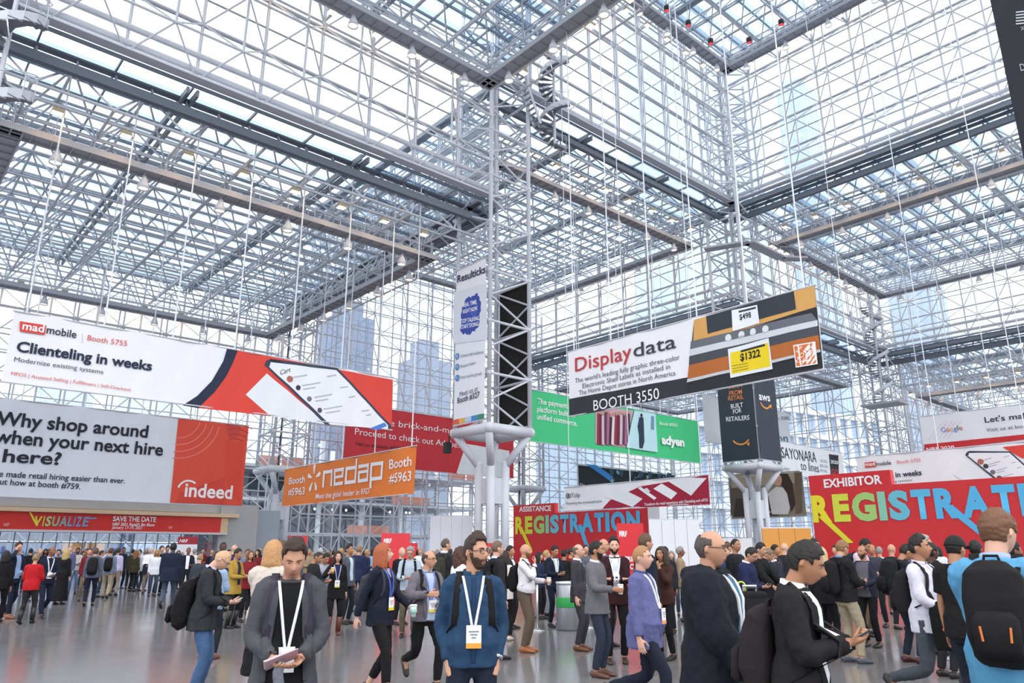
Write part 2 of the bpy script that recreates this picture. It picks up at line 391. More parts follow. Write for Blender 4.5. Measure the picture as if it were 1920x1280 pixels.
# lamps: white bell pendants under the catwalks, warm flood lamps along the roof edges
WHITE_M = mat('#dfe0e4', .4); WARM = mat('#ffca80', .4, emit=38.); COOL = mat('#fff4e2', .4, emit=2.2)
def bell():
    root = thing('pendant_lamp', '', 'lamp'); q = MB(); q.lathe((0, 0, 0), [(.02, -.12), (.10, -.14), (.13, -.30), (.23, -.52), (.27, -.80), (.25, -.80), (.2, -.5), (.06, -.3)], 14); q.build('lamp_shade', WHITE_M, root, True)
    q = MB(); q.rod((0, 0, .05), (0, 0, -.16), .025); q.build('stem', STEEL_D, root)
    q = MB(); q.lathe((0, 0, -.74), [(.02, .03), (.2, .02), (.22, 0), (.02, -.01)], 12); q.build('diffuser', COOL, root)
    return root
def flood():
    root = thing('flood_lamp', '', 'lamp'); q = MB(); q.box((0, 0, 0), (.42, .30, .22)); q.box((0, 0, .16), (.08, .08, .2)); q.build('housing', mat('#b9a98c', .5), root)
    q = MB(); q.box((0, 0, -.12), (.40, .30, .03)); q.build('lens', WARM, root)
    return root
def dup(root, loc, label=None, group=None, rz=None):
    r = root.copy(); COL.objects.link(r); r.location = loc
    if rz is not None: r.rotation_euler[2] = rz
    if label: r['label'] = label
    if group: r['group'] = group
    for ch in list(root.children):
        c = ch.copy(); COL.objects.link(c); c.parent = r
        for g in ch.children: d = g.copy(); COL.objects.link(d); d.parent = c
    return r
B0, F0 = bell(), flood(); used = [False, False]
def lamps(proto, i, a, b, z, n_, lab, grp):
    for k in range(n_):
        t_ = (k+.5)/n_; p = (a[0]+(b[0]-a[0])*t_, a[1]+(b[1]-a[1])*t_, z)
        if not used[i]: used[i] = True; proto.location = p; proto['label'] = lab; proto['group'] = grp
        else: dup(proto, p, lab, grp)
i_ = I-.5
where = {'left': (rect(-U+I, -I, I, U-I+.9), C1, 'low left glass roof', (0, 1, 2)), 'far': (rect(I, U-I, I, U-I), C2-.1, 'far glass roof', (0, 1)),
         'right': (rect(U+I, 2*U-I-1, -U+I, -I), C2-.1, 'right-hand glass roof', (1, 2, 3)), 'near': (rect(-U+I, -I, -U+I, -I), CP, 'overhead glass roof', (1, 2)),
         'tower': (rect(I+.5, U-I-.4, -U+I, -I), C3, 'highest tower roof', (1, 2)), 'outer': (rect(2*U+I, 3*U-I, -U+I, -I), C1-1.2, 'outermost low roof at right', (2, 3))}
where['near'][0][0] = (-U+I, -U+I)
EDGE = ('near', 'right', 'far', 'left')
for nm, (r4, z, lab, es) in where.items():
    cx, cy = np.mean(r4, 0)
    for e in es:
        a, b = np.array(r4[e]), np.array(r4[(e+1) % 4])
        lamps(B0, 0, a, b, z-.15, 6, 'white bell lamp, %s edge of the %s' % (EDGE[e], lab), 'bell lamps on the %s edge of the %s' % (EDGE[e], lab))
        v = (b-a)/np.linalg.norm(b-a); nr = np.array([v[1], -v[0]])*1.55
        if (nr@(np.array([cx, cy])-(a+b)/2)) > 0: nr = -nr
        lamps(F0, 1, a+nr, b+nr, z+.72, 8, 'warm flood lamp, %s edge of the %s' % (EDGE[e], lab), 'flood lamps on the %s edge of the %s' % (EDGE[e], lab))

# ------------------------------------------------------------------ outside
def ray(px, py):
    a = (px-960)/FPX; b_ = (640-py)/FPX
    F = np.array([math.cos(HEAD), math.sin(HEAD), 0]); R = np.array([math.sin(HEAD), -math.cos(HEAD), 0]); Z = np.array([0, 0, 1.])
    return F*math.cos(PITCH)+Z*math.sin(PITCH)+a*R+b_*(-F*math.sin(PITCH)+Z*math.cos(PITCH))
def at(px, py, D=None, X=None, Y=None, Z=None):
    d = ray(px, py)
    t_ = (X-CAM[0])/d[0] if X is not None else (Y-CAM[1])/d[1] if Y is not None else (Z-CAM[2])/d[2] if Z is not None else D/(d[0]*math.cos(HEAD)+d[1]*math.sin(HEAD))
    return CAM+d*t_
tag(mesh('pavement', [(-260, -200, -.35), (460, -200, -.35), (460, 460, -.35), (-260, 460, -.35)], [(0, 1, 2, 3)], mat('#8f9094', .9, 0, .15, .3)), 'grey street outside the glass', 'street', kind='structure')
def tower(x0, y0, wx, wy, h, label, glass, band, fl=4.0, bay=3.0, crown=True):
    g = thing('office_tower', label, 'building', (x0+wx/2, y0+wy/2, -.35))
    q = MB(); q.b2((-wx/2, -wy/2, 0), (wx/2, wy/2, h)); q.build('curtain_wall', mat(glass, .35, 0, .08, .08), g)
    q = MB(); e = .25; k = int(h/fl)
    for i in range(k+1): q.b2((-wx/2-e, -wy/2-e, i*fl), (wx/2+e, wy/2+e, i*fl+fl*.22))
    q.build('floor_band', mat(band, .6), g)
    q = MB()
    for i in range(int(wx/bay)+1): x = -wx/2+i*bay; q.b2((x-.2, -wy/2-.4, 0), (x+.2, wy/2+.4, h))
    for i in range(int(wy/bay)+1): y = -wy/2+i*bay; q.b2((-wx/2-.4, y-.2, 0), (wx/2+.4, y+.2, h))
    q.build('pier', mat(band, .6), g)
    if crown: q = MB(); q.b2((-wx*.3, -wy*.3, h), (wx*.3, wy*.3, h+5)); q.build('roof_plant', mat(band, .7), g)
    return g
for D, xa, xb, yt, dp, lab, gl, bd, fl in [  # haze of the bright outdoors is put into these pale wall colours
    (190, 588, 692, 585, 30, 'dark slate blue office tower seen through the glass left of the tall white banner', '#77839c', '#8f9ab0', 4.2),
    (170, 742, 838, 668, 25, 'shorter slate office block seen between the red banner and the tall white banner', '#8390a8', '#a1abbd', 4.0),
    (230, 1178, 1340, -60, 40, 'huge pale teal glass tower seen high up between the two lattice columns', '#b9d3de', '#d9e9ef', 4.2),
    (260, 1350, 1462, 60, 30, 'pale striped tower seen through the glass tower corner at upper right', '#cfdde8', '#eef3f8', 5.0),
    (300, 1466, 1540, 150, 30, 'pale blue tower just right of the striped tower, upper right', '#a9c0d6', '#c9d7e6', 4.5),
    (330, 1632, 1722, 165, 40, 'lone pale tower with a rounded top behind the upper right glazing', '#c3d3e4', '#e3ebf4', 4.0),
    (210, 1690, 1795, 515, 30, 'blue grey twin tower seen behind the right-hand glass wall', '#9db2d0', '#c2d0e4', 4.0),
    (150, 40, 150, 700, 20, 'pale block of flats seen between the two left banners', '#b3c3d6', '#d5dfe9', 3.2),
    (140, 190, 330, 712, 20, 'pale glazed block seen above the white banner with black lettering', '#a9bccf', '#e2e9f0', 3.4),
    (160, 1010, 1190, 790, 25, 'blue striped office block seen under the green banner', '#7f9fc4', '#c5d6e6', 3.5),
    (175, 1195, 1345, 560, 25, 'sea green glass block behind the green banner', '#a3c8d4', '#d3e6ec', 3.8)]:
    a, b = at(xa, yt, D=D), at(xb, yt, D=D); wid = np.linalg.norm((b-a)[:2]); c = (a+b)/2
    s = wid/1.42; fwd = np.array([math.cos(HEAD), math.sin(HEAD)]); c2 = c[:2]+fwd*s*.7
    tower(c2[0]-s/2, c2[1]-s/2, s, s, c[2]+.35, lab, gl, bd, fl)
# white framed block with large panes, behind the right-hand side
g = thing('framed_building', 'white framed block with tall blue panes outside, right of the dark wrapped column', 'building', (98, 42, -.35), -.2)
q = MB(); q.b2((-24, -10, 0), (24, 10, 26)); q.build('pane', mat('#b3c6dd', .3), g); q = MB()
for i in range(17): q.b2((-24.3+i*3, -10.5, 0), (-23.3+i*3, 10.5, 26.4))
for k in range(7): q.b2((-24.5, -10.7, k*4.3), (24.5, 10.7, k*4.3+.8))
q.build('frame', mat('#f6f7fa', .6), g)
# building site behind the left glass wall: decks with orange netting, columns, site lamps
g = thing('building_site', 'concrete building frame under construction with orange edge netting outside the left glass wall', 'building', (8, 52, -.35))
sl, ne, co = MB(), MB(), MB()
for k in range(4):
    z = .5+k*3.6; sl.b2((-34, -5, z-.3), (30, 14, z)); 
    for i in range(22):
        if (i*7+k*5) % 9 < 4: ne.b2((-34+i*2.9, -5.12, z), (-34+i*2.9+2.7, -5.04, z+.95))
    for i in range(12): co.rod((-33+i*5.6, -4, z-.3), (-33+i*5.6, -4, z+3.4), .3); co.rod((-33+i*5.6, 4, z-.3), (-33+i*5.6, 4, z+3.4), .3)
sl.build('floor_slab', mat('#d3d6dd', .8), g); ne.build('edge_netting', mat('#dd8d76', .8), g); co.build('concrete_post', mat('#e4e7ec', .8), g)  # haze painted into the colours: pale slabs, posts and back wall, dulled netting
q = MB(); rnd = random.Random(4)
for k in range(46): q.ball((-33+rnd.random()*60, -5.3, .5+rnd.randrange(4)*3.6+2.6), .14)
tag(q.build('site_lamp', mat('#ffffff', emit=5.), g), kind='stuff')
q = MB(); q.b2((-34, 13.6, 0), (30, 14, 13)); q.build('back_wall', mat('#b6bfce', .9, 0, .3, .4), g)
q = thing('street_hedge', 'strip of reedy planting outside the left glass wall', 'plants', (4, 34, -.3))
r = MB()
for k in range(700):
    x = rnd.uniform(-26, 24); y = rnd.uniform(-1, 1); r.rod((x, y, 0), (x+rnd.uniform(-.4, .4), y+rnd.uniform(-.3, .3), rnd.uniform(1.2, 2.4)), .02, .008)
tag(r.build('reed', mat('#b9a888', .9), q, k=3), kind='stuff')

def stage_lamp(px, py, lab):
    p = at(px, py, Z=C3-.55); g = thing('stage_lamp', lab, 'lamp', tuple(p), group='red stage lamps under the tower roof'); q = MB(); q.lathe((0, 0, -.1), [(.12, -.3), (.2, -.3), (.22, .1), (.08, .2)], 12); q.build('lamp_can', mat('#26262b', .5), g, True)
    q = MB(); q.lathe((0, 0, -.4), [(.16, -.01), (.17, 0)], 12); q.build('lens', mat('#d8323f', .4, emit=1.5), g); q = MB(); q.rod((0, 0, 0), (0, 0, 1.46), .03); q.build('clamp', STEEL_D, g)
for k, (x, y) in enumerate(((1250, 12), (1290, 40), (1332, 74), (1404, 72), (1464, 38))): stage_lamp(x, y, 'small black stage lamp with a red lens under the tower roof')
# ------------------------------------------------------------------ banners and signs
def ripple_none(u, z): return 0.
class Banner:
    """flat cloth or board in the plane X=c (seen from -X) or Y=c (seen from -Y); artwork is laid on it in its own metres"""
    def __init__(s, name, label, cat, X=None, Y=None, box=None, col='#f4f3f6', amp=.03, group=None, poles=True, thick=0., seed=0, sub=None, rough=.75):
        s.X, s.Y, s.amp, s.seed = X, Y, amp, seed; s.u0, s.u1, s.z0, s.z1 = box; s.layer = 0; s.last = ''; s.thick = thick; s.names = {}
        s.c = s.P((s.u0+s.u1)/2, (s.z0+s.z1)/2 if not thick else 0, raw=True)
        nu, nz_ = max(1, int((s.u1-s.u0)/.25)), max(1, int((s.z1-s.z0)/.35))
        if amp == 0: nu = nz_ = 1
        V = [s.P(s.u0+(s.u1-s.u0)*i/nu, s.z0+(s.z1-s.z0)*j/nz_)-s.c for j in range(nz_+1) for i in range(nu+1)]
        F = [(j*(nu+1)+i, j*(nu+1)+i+1, (j+1)*(nu+1)+i+1, (j+1)*(nu+1)+i) for j in range(nz_) for i in range(nu)]
        if thick:
            q = MB(); a = s.P(s.u0, s.z0, raw=True)-s.c; b_ = s.P(s.u1, s.z1, raw=True)-s.c; d = np.array((thick, 0, 0)) if X is not None else np.array((0, thick, 0))
            lo = np.minimum(a, b_); hi = np.maximum(a, b_)+d; q.b2(lo, hi); s.root = q.build(name, mat(col, rough), off=(0, 0, 0))
        else: s.root = mesh(name, V, F, mat(col, rough, 0, .03, 2.), smooth=amp > 0)
        s.root.location = s.c; tag(s.root, label, cat, group)
        if poles:
            for z in (s.z1, s.z0):
                q = MB(); q.rod(s.P(s.u0-.06, z, raw=True)-s.c, s.P(s.u1+.06, z, raw=True)-s.c, .035); q.build('pole', mat('#c9cbd2', .4), s.root)
    def P(s, u, z, off=0., raw=False):
        d = -off
        if not raw and s.amp: d += s.amp*(math.sin(1.9*u+.7*z+s.seed)+.55*math.sin(4.1*u-1.3*z+2*s.seed))
        return np.array((s.X+d, -u, z)) if s.X is not None else np.array((u, s.Y+d, z))
    def uv(s, px, py):
        p = at(px, py, X=s.X, Y=s.Y); return ((-p[1]) if s.X is not None else p[0], p[2])
    def put(s, name, bm, col, off=None, rough=.75, label=None):
        if name in ('lettering', 'big_letter'): o_ = .026+.0035*(s.layer+2)
        else:
            if name != s.last: s.layer += 1
            s.last = name; o_ = .024+.0035*s.layer
        off = o_ if off is None else off
        if s.amp:
            for _ in range(9):
                e = [e for e in bm.edges if e.calc_length() > .34]
                if not e: break
                bmesh.ops.subdivide_edges(bm, edges=e, cuts=1); bmesh.ops.triangulate(bm, faces=[f for f in bm.faces if len(f.verts) > 4])
        for v in bm.verts:
            p = s.P(v.co.x, v.co.y, off)-s.c; v.co = Vector(p)
        me = bpy.data.meshes.new(name); bm.to_mesh(me); bm.free()
        o = link(name, me, mat(col, rough) if not isinstance(col, bpy.types.Material) else col, s.root)
        if label: o['label'] = label
        return o
    def poly(s, name, pts, col, px=True, **k):
        if px: pts = [s.uv(*p) for p in pts]
        bm = bmesh.new(); f = bm.faces.new([bm.verts.new((u, z, 0)) for u, z in pts]); bm.normal_update()
        if f.normal.z < 0: f.normal_flip()
        bmesh.ops.triangulate(bm, faces=[f]); return s.put(name, bm, col, **k)
    def disc(s, name, c, r, col, px=True, n=28, r_in=0., a0=0., a1=2*math.pi, sq=1., **k):
        u, z = s.uv(*c) if px else c
        bm = bmesh.new(); A = [a0+(a1-a0)*i/n for i in range(n+1)]
        o = [bm.verts.new((u+r*math.cos(a), z+r*sq*math.sin(a), 0)) for a in A]
        if r_in:
            q = [bm.verts.new((u+r_in*math.cos(a), z+r_in*sq*math.sin(a), 0)) for a in A]
            for i in range(n): bm.faces.new((q[i], o[i], o[i+1], q[i+1]))
        else:
            c_ = bm.verts.new((u, z, 0))
            for i in range(n): bm.faces.new((c_, o[i], o[i+1]))
        return s.put(name, bm, col, **k)
    def text(s, txt, p0, p1, cap, col, bold=0., px=True, name='lettering', shear=0., slope=0., **k):
        """baseline from p0 to p1 (in metres u, z after conversion); cap = capital height in the same units"""
        if px:
            u0, z0 = s.uv(*p0); u1, z1 = s.uv(*p1); h = s.uv(p0[0], p0[1]-cap)[1]-z0
        else: (u0, z0), (u1, z1) = p0, p1; h = cap
        bm = text_bm(txt, bold, shear)
        xs = [v.co.x for v in bm.verts]; x0, x1 = min(xs), max(xs)
        L = math.hypot(u1-u0, z1-z0)
        for v in bm.verts:
            t_ = (v.co.x-x0)/(x1-x0); y_ = v.co.y/CAPH*h
            if slope: v.co.x, v.co.y = u0+(u1-u0)*t_-(z1-z0)/L*y_, z0+(z1-z0)*t_+(u1-u0)/L*y_
            else: v.co.x, v.co.y = u0+(u1-u0)*t_, z0+(z1-z0)*t_+v.co.y/CAPH*h
        return s.put(name, bm, col, **k)
    def cables(s, ztop, n_=5, r=.03, label='', group='', inset=.4, col='#eceef2'):
        for i in range(n_):
            u = s.u0+inset+(s.u1-s.u0-2*inset)*i/max(1, n_-1); p = s.P(u, s.z1, raw=True)
            q = MB(); q.rod((0, 0, 0), (0, 0, ztop-p[2]), r); o = q.build('suspension_cable', mat(col, .4)); o.location = p; tag(o, label, 'cable', group)
def text_bm(txt, bold=0., shear=0.):
    c = bpy.data.curves.new('t', 'FONT'); c.body = txt; c.size = 1; c.resolution_u = 3; c.offset = bold; c.shear = shear
    o = bpy.data.objects.new('t', c); WORK.collection.objects.link(o)
    me = bpy.data.meshes.new_from_object(evaluated(o)); bm = bmesh.new(); bm.from_mesh(me)
    bpy.data.objects.remove(o); bpy.data.curves.remove(c); bpy.data.meshes.remove(me)
    bmesh.ops.remove_doubles(bm, verts=bm.verts, dist=1e-5); return bm
_b = text_bm('H'); CAPH = max(v.co.y for v in _b.verts); _b.free()
NAVY, RED, INK, WH = '#232a45', '#e4473a', '#2b2f3d', '#f6f5f8'
def phone_art(b, M, big=True):
    """the white hand terminal with its card, drawn with M mapping design pixels of the left banner"""
    b.poly('printed_card', [M(460, 740), (M(500, 700)), M(612, 795), M(508, 780)], '#eef0f4')
    b.poly('phone_edge', [M(495, 684), M(499, 676), M(507, 673), M(632, 690), M(733, 797), M(733, 806), M(610, 796)], '#3b4256')
    b.poly('phone_screen', [M(504, 688), M(507, 679), M(630, 694), M(727, 797), M(727, 805), M(619, 796)], '#f3f3f7')
    b.poly('phone_notch', [M(505, 673), M(528, 676.5), M(522, 680), M(508, 678)], '#20242f')
    for i, (x, y, x2, y2) in enumerate([(541, 708, 575, 702), (565, 722, 600, 716), (567, 729, 590, 725), (588, 744, 622, 738), (590, 751, 615, 747), (606, 766, 640, 760), (610, 773, 636, 769),
                                        (612, 705, 629, 702), (636, 726, 650, 724), (652, 744, 664, 742), (676, 770, 690, 768), (684, 778, 694, 776)]):
        b.poly('list_line', [M(x, y), M(x2, y2), M(x2+1, y2+2.2), M(x+1, y+2.2)], '#b9bac4')
    b.disc('avatar', M(542, 711), .16, '#b86a5a'); b.disc('avatar', M(558, 727), .13, '#3c3c44'); b.disc('avatar', M(579, 748), .13, '#77777e'); b.disc('avatar', M(599, 769), .13, '#555560')
    b.text('Cart', M(524, 703), M(543, 697), 9, '#3a3d48') if big else None
    b.poly('pay_button', [M(690, 804), M(720, 792), M(725, 798), M(709, 805.5)], '#4f83d6')
I0 = lambda x, y: (x, y)
# long white banner with a phone, upper left
Y = 1.6; q = Banner.uv
b = Banner('hanging_banner', 'long white and red banner with a navy arc and big phone, top left', 'banner', Y=1.6, box=(-23.3, -5.72, 7.93, 10.79), seed=1)
b.poly('red_field', [(445, 657), (736, 712), (734, 806), (372, 765), (400, 735), (424, 700)], '#e2483b')
b.poly('navy_arc', [(425, 654), (445, 657.5), (436, 680), (423, 706), (402, 735), (372, 765), (342, 760), (370, 742), (397, 714), (418, 677)], NAVY)
phone_art(b, I0)
b.poly('logo_tab', [(37, 602), (86, 610.5), (83, 628.5), (37, 621)], '#dd4a41')
b.text('mad', (41, 617), (81, 624), 14, WH, .02); b.text('mobile', (86, 625), (142, 634), 14, INK, .012, off=.045); b.text('Booth 5755', (163, 637.5), (237, 649), 10, '#dc5a50', off=.045)
b.poly('divider', [(153, 626), (154, 626), (154, 643), (153, 643)], '#b9b9c4')
b.text('Clienteling in weeks', (30, 658), (283, 695), 19, NAVY, .028, off=.045); b.text('Modernize existing systems', (26, 677), (193, 701), 8.5, '#4a4e5e', off=.045)
b.text('MPOS | Assisted Selling | Fulfillment | Self-Checkout', (20, 703), (245, 733), 6.5, '#d8655c', off=.045)
b.cables(22.1, 7, .035, 'thin white cable from the low left roof down to the long phone banner', 'white cables holding the long phone banner')
# white and orange-red job banner
b = Banner('hanging_banner', 'white banner with bold black lettering and an orange red square, left', 'banner', Y=12, box=(-24.4, -9.32, 4.25, 9.05), col='#e3e7f1', seed=2)
b.poly('red_square', [(335, 783.5), (466, 800), (453, 948), (318, 942)], '#e2533f')
for r in (1.1, 1.45, 1.8, 2.15): b.disc('printed_arc', (336, 782), r*1.1, '#ee8272', r_in=r*1.1-.06, a0=math.radians(268), a1=math.radians(352), n=20)
b.poly('tint_block', [(424, 795), (452, 799), (448, 818), (430, 824)], '#cf4a42'); b.poly('tint_block', [(424, 826), (455, 829), (450, 945), (420, 900)], '#df4b3a')
for k in range(4): b.disc('printed_arc', (440, 850), .9+.3*k, '#b83a36', r_in=.86+.3*k, a0=math.radians(60), a1=math.radians(115), n=10)
b.poly('tint_block', [(335, 925), (420, 895), (420, 946), (330, 942)], '#d4473c')
b.text('indeed', (345, 930), (434, 935), 25, WH, .022)
b.disc('logo_arc', (352, 920), .62, WH, r_in=.52, a0=math.radians(50), a1=math.radians(165), n=14)
b.text('Why shop around', (-9, 795.5), (276, 820), 25, '#23252f', .022, off=.045); b.text('when your next hire', (-13, 829), (304, 854), 25, '#23252f', .022, off=.045); b.text('is here?', (-45, 863), (113, 871), 24, '#23252f', .022, off=.045)
b.text('We made retail hiring easier than ever.', (-22, 892), (234, 906), 11, '#2b2d38', .012, off=.045); b.text('Find out how at booth #759.', (-46, 905), (150, 917), 11, '#2b2d38', .012, off=.045)
b.cables(22.1, 6, .032, 'thin cable from the roof down to the white banner with the orange red square', 'cables holding the job banner')
# orange banner
b = Banner('hanging_banner', 'orange banner with white star and blocky lettering in front of the left background column', 'banner', X=-5, box=(-15.9, -.26, 4.55, 7.02), col='#ef8236', seed=3)
b.text('Booth', (543, 908), (571, 904), 12, WH, .01); b.text('#5963', (541, 929.5), (571, 926.5), 13, WH, .01)
b.text('Booth', (730, 879), (772, 872.5), 17, WH, .012); b.text('#5963', (729, 905.5), (772, 900.5), 17, WH, .012)
b.text('Meet the global leader in RFID', (594, 935), (694, 925), 9.5, WH, .008)
cu, cz = b.uv(589.5, 897)
for k in range(5):
    a = math.pi/2+k*2*math.pi/5; e = (math.cos(a), math.sin(a)); p_ = (-e[1], e[0])
    b.poly('star_ray', [(cu+e[0]*.28+p_[0]*.04, cz+e[1]*.28+p_[1]*.04), (cu+e[0]*.28-p_[0]*.04, cz+e[1]*.28-p_[1]*.04), (cu+e[0]*.78-p_[0]*.15, cz+e[1]*.78-p_[1]*.15), (cu+e[0]*.95, cz+e[1]*.95), (cu+e[0]*.78+p_[0]*.15, cz+e[1]*.78+p_[1]*.15)], WH, px=False)
u0, zb_ = b.uv(605, 912); u1, _ = b.uv(721, 897); hx = 1.02; st = .2; wl = (u1-u0)/5; zb_ = b.uv(660, 906.5)[1]
def seg(a, c, d, e): b.poly('lettering', [(a, c), (d, c), (d, e), (a, e)], WH, px=False)
for k, L in enumerate('nedap'):
    x = u0+k*wl; x2 = x+wl*.86
    if L == 'n': seg(x, zb_, x+st, zb_+hx); seg(x, zb_+hx-st, x2, zb_+hx); seg(x2-st, zb_, x2, zb_+hx)
    if L == 'e': seg(x, zb_, x+st, zb_+hx); seg(x, zb_+hx-st, x2, zb_+hx); seg(x, zb_, x2, zb_+st); seg(x, zb_+.42*hx, x2, zb_+.42*hx+st*.8); seg(x2-st, zb_+.42*hx, x2, zb_+hx)
    if L == 'd': seg(x, zb_, x+st, zb_+hx); seg(x, zb_+hx-st, x2, zb_+hx); seg(x, zb_, x2, zb_+st); seg(x2-st, zb_, x2, zb_+hx*1.4)
    if L == 'a': seg(x, zb_+hx-st, x2, zb_+hx); seg(x2-st, zb_, x2, zb_+hx); seg(x, zb_, x2, zb_+st); seg(x, zb_, x+st, zb_+.6*hx); seg(x, zb_+.5*hx, x2, zb_+.5*hx+st*.8)
    if L == 'p': seg(x, zb_-.4*hx, x+st, zb_+hx); seg(x, zb_+hx-st, x2, zb_+hx); seg(x, zb_, x2, zb_+st); seg(x2-st, zb_, x2, zb_+hx)
b.cables(22.1, 5, .032, 'thin cable holding the orange banner', 'cables holding the orange banner')
# red banner behind the middle column
b = Banner('hanging_banner', 'large red banner with white lettering behind the orange one and the column', 'banner', Y=22, box=(2.7, 21.2, 8.5, 13.5), col='#d03640', seed=4)
b.poly('white_wedge', [(874, 832), (955, 845), (955, 900), (855, 887)], '#f1f1f5')
b.text('Embrace brick-and-mortar.', (665, 790), (884, 817), 12, WH); b.text('Proceed to check out Adobe.', (665, 814), (860, 839.5), 12, WH); b.text('Visit us at booth #5905', (665, 834), (752, 845), 7, '#5a2530')
b.cables(31.2, 4, .032, 'thin cable holding the large red banner', 'cables holding the red banner')
# black, white and photo banner at right centre
b = Banner('hanging_banner', 'slanting white banner with a kitchen picture and two price tags, right of the middle column', 'banner', X=-2.6, box=(8.63, 20.83, 7.66, 10.74), seed=5, amp=.02)
b.poly('black_band', [(1067, 748), (1291, 707), (1291, 738.5), (1068, 782)], '#2e3038')
b.poly('kitchen_picture', [(1303, 600), (1527, 535.5), (1544, 690), (1288, 739)], '#26282e')
b.poly('wood_front', [(1303, 600), (1527, 535.5), (1531, 575), (1301, 648)], '#d9a45c')
b.poly('oven_glass', [(1325, 593), (1489, 546), (1494, 580), (1328, 626)], '#33373f')
b.poly('cooktop', [(1297, 640), (1522, 587), (1533, 600), (1295, 662)], '#6a6e76')
b.poly('chrome_rail', [(1296, 655), (1533, 600), (1534, 611), (1295, 668)], '#d5d8dd')
b.poly('dark_gap', [(1294, 668), (1534, 611), (1536, 628), (1293, 685)], '#474a52')
b.poly('drawer_front', [(1293, 685), (1536, 628), (1539, 655), (1290, 712)], '#b9682f')
b.poly('chrome_rail', [(1290, 711), (1539, 655), (1540, 660), (1289, 717)], '#c9ccd2')
for x, y in ((1367, 633), (1391, 627), (1413, 622), (1437, 617)): b.disc('burner_knob', (x, y), .13, '#e3e5e8'); b.poly('burner_knob', [(x-6, y+4), (x+6, y+1), (x+6, y+4), (x-6, y+7)], '#aeb1b6')
b.poly('price_tag', [(1373, 582), (1421.5, 572), (1426, 606), (1375, 621)], '#f2f3f6'); b.text('$498', (1388, 600), (1410, 595), 10, '#22242c', .02)
b.poly('tag_header', [(1386, 583), (1419, 575.5), (1419.5, 579), (1386.5, 586.5)], '#3c3e46')
b.poly('price_tag', [(1366.5, 655), (1443, 634), (1450, 692), (1371.5, 709)], '#e9ebf0'); b.poly('yellow_field', [(1371, 662), (1442, 643), (1446, 687), (1373.5, 702)], '#f0d21e')
b.text('$1322', (1390, 677), (1428, 668), 13, '#1d1d22', .03); b.poly('tag_header', [(1390, 657), (1436, 645), (1436.5, 649), (1390.5, 661)], '#2e2e33')
for k in range(3): b.poly('tag_line', [(1374+k, 686+k*5), (1405, 680+k*5), (1405, 681.3+k*5), (1374+k, 687.3+k*5)], '#9b8a2a')
b.poly('logo_square', [(1490, 648), (1530.5, 640.5), (1535.5, 683), (1495, 690)], '#f4f0ec'); b.poly('logo_square', [(1492, 650), (1529, 643), (1533.5, 681), (1496.5, 687.5)], '#e0702c')
for tx, p0, p1, cp in (('THE', (1497, 664), (1508, 651), 5), ('HOME', (1498.5, 681), (1525, 650), 9), ('DEPOT', (1507, 684.5), (1530.5, 657), 7)):
    b.text(tx, p0, p1, cp*.85, WH, .005, slope=1)
b.text('Display', (1080, 697), (1186, 671), 25, '#c43a3c', .005, off=.045); b.text('data', (1190, 670), (1268, 651.5), 25, '#3a3d4a', .005, off=.045)
b.text("The world's leading fully graphic three-color", (1080, 718.5), (1275, 673.5), 8.5, '#4a4d58', off=.045); b.text('Electronic Shelf Labels as installed in', (1094, 728), (1257, 691), 8.5, '#4a4d58', off=.045); b.text('The Home Depot stores in North America', (1087, 741), (1267, 703), 8.5, '#4a4d58', off=.045)
b.text('BOOTH 3550', (1115, 770), (1238, 747.5), 19, WH, off=.045)
b.cables(31.9, 6, .03, 'thin white cable from high up down to the banner with the kitchen picture', 'white cables holding the kitchen banner')
# green banner
b = Banner('hanging_banner', 'green banner with a crowd picture in its middle, behind the kitchen banner', 'banner', Y=3.4, box=(5.6, 25.35, 8.65, 12.15), col='#45c983', seed=6)
b.text('The payments', (1007.5, 756), (1066, 766), 10, WH, .012); b.text('platform built for', (1007, 771), (1080, 783), 10, WH, .012); b.text('unified commerce.', (1007, 785), (1082, 798.5), 10, WH, .012)
b.poly('crowd_picture', [(1115, 760), (1188, 770), (1172, 839), (1115, 831)], '#caa2ae')
rn = random.Random(3)
for k in range(13):
    x = 1119+k*4.6; t_ = 772+rn.random()*10; c_ = ['#8d2f47', '#6b2336', '#d8b9c4', '#5b3a57', '#b06a86', '#3e2438', '#e6d6dc'][k % 7]
    b.poly('printed_figure', [(x, t_), (x+5.5, t_+1), (x+6+rn.random()*2, 835), (x-1, 833)], c_); b.disc('printed_head', (x+3, t_-3), .13, '#c59a86')
b.poly('shop_picture', [(1188, 770), (1228, 776), (1230, 848), (1172, 839)], '#bfe3ea')
b.poly('printed_figure', [(1196, 782), (1204, 783), (1205, 800), (1206, 828), (1203, 841), (1197, 840), (1196, 815), (1193, 800)], '#24384a'); b.disc('printed_head', (1200, 779), .15, '#2a2530')
b.poly('printed_figure', [(1218, 780), (1224, 781), (1224, 806), (1217, 805)], '#6f95b4')
b.text('Booth #5655', (1235, 796.5), (1268, 800.5), 6, WH)
b.text('adyen', (1238.5, 831.5), (1280.5, 837), 15, WH, .045)
b.cables(31.2, 5, .032, 'thin cable holding the green banner', 'cables holding the green banner')
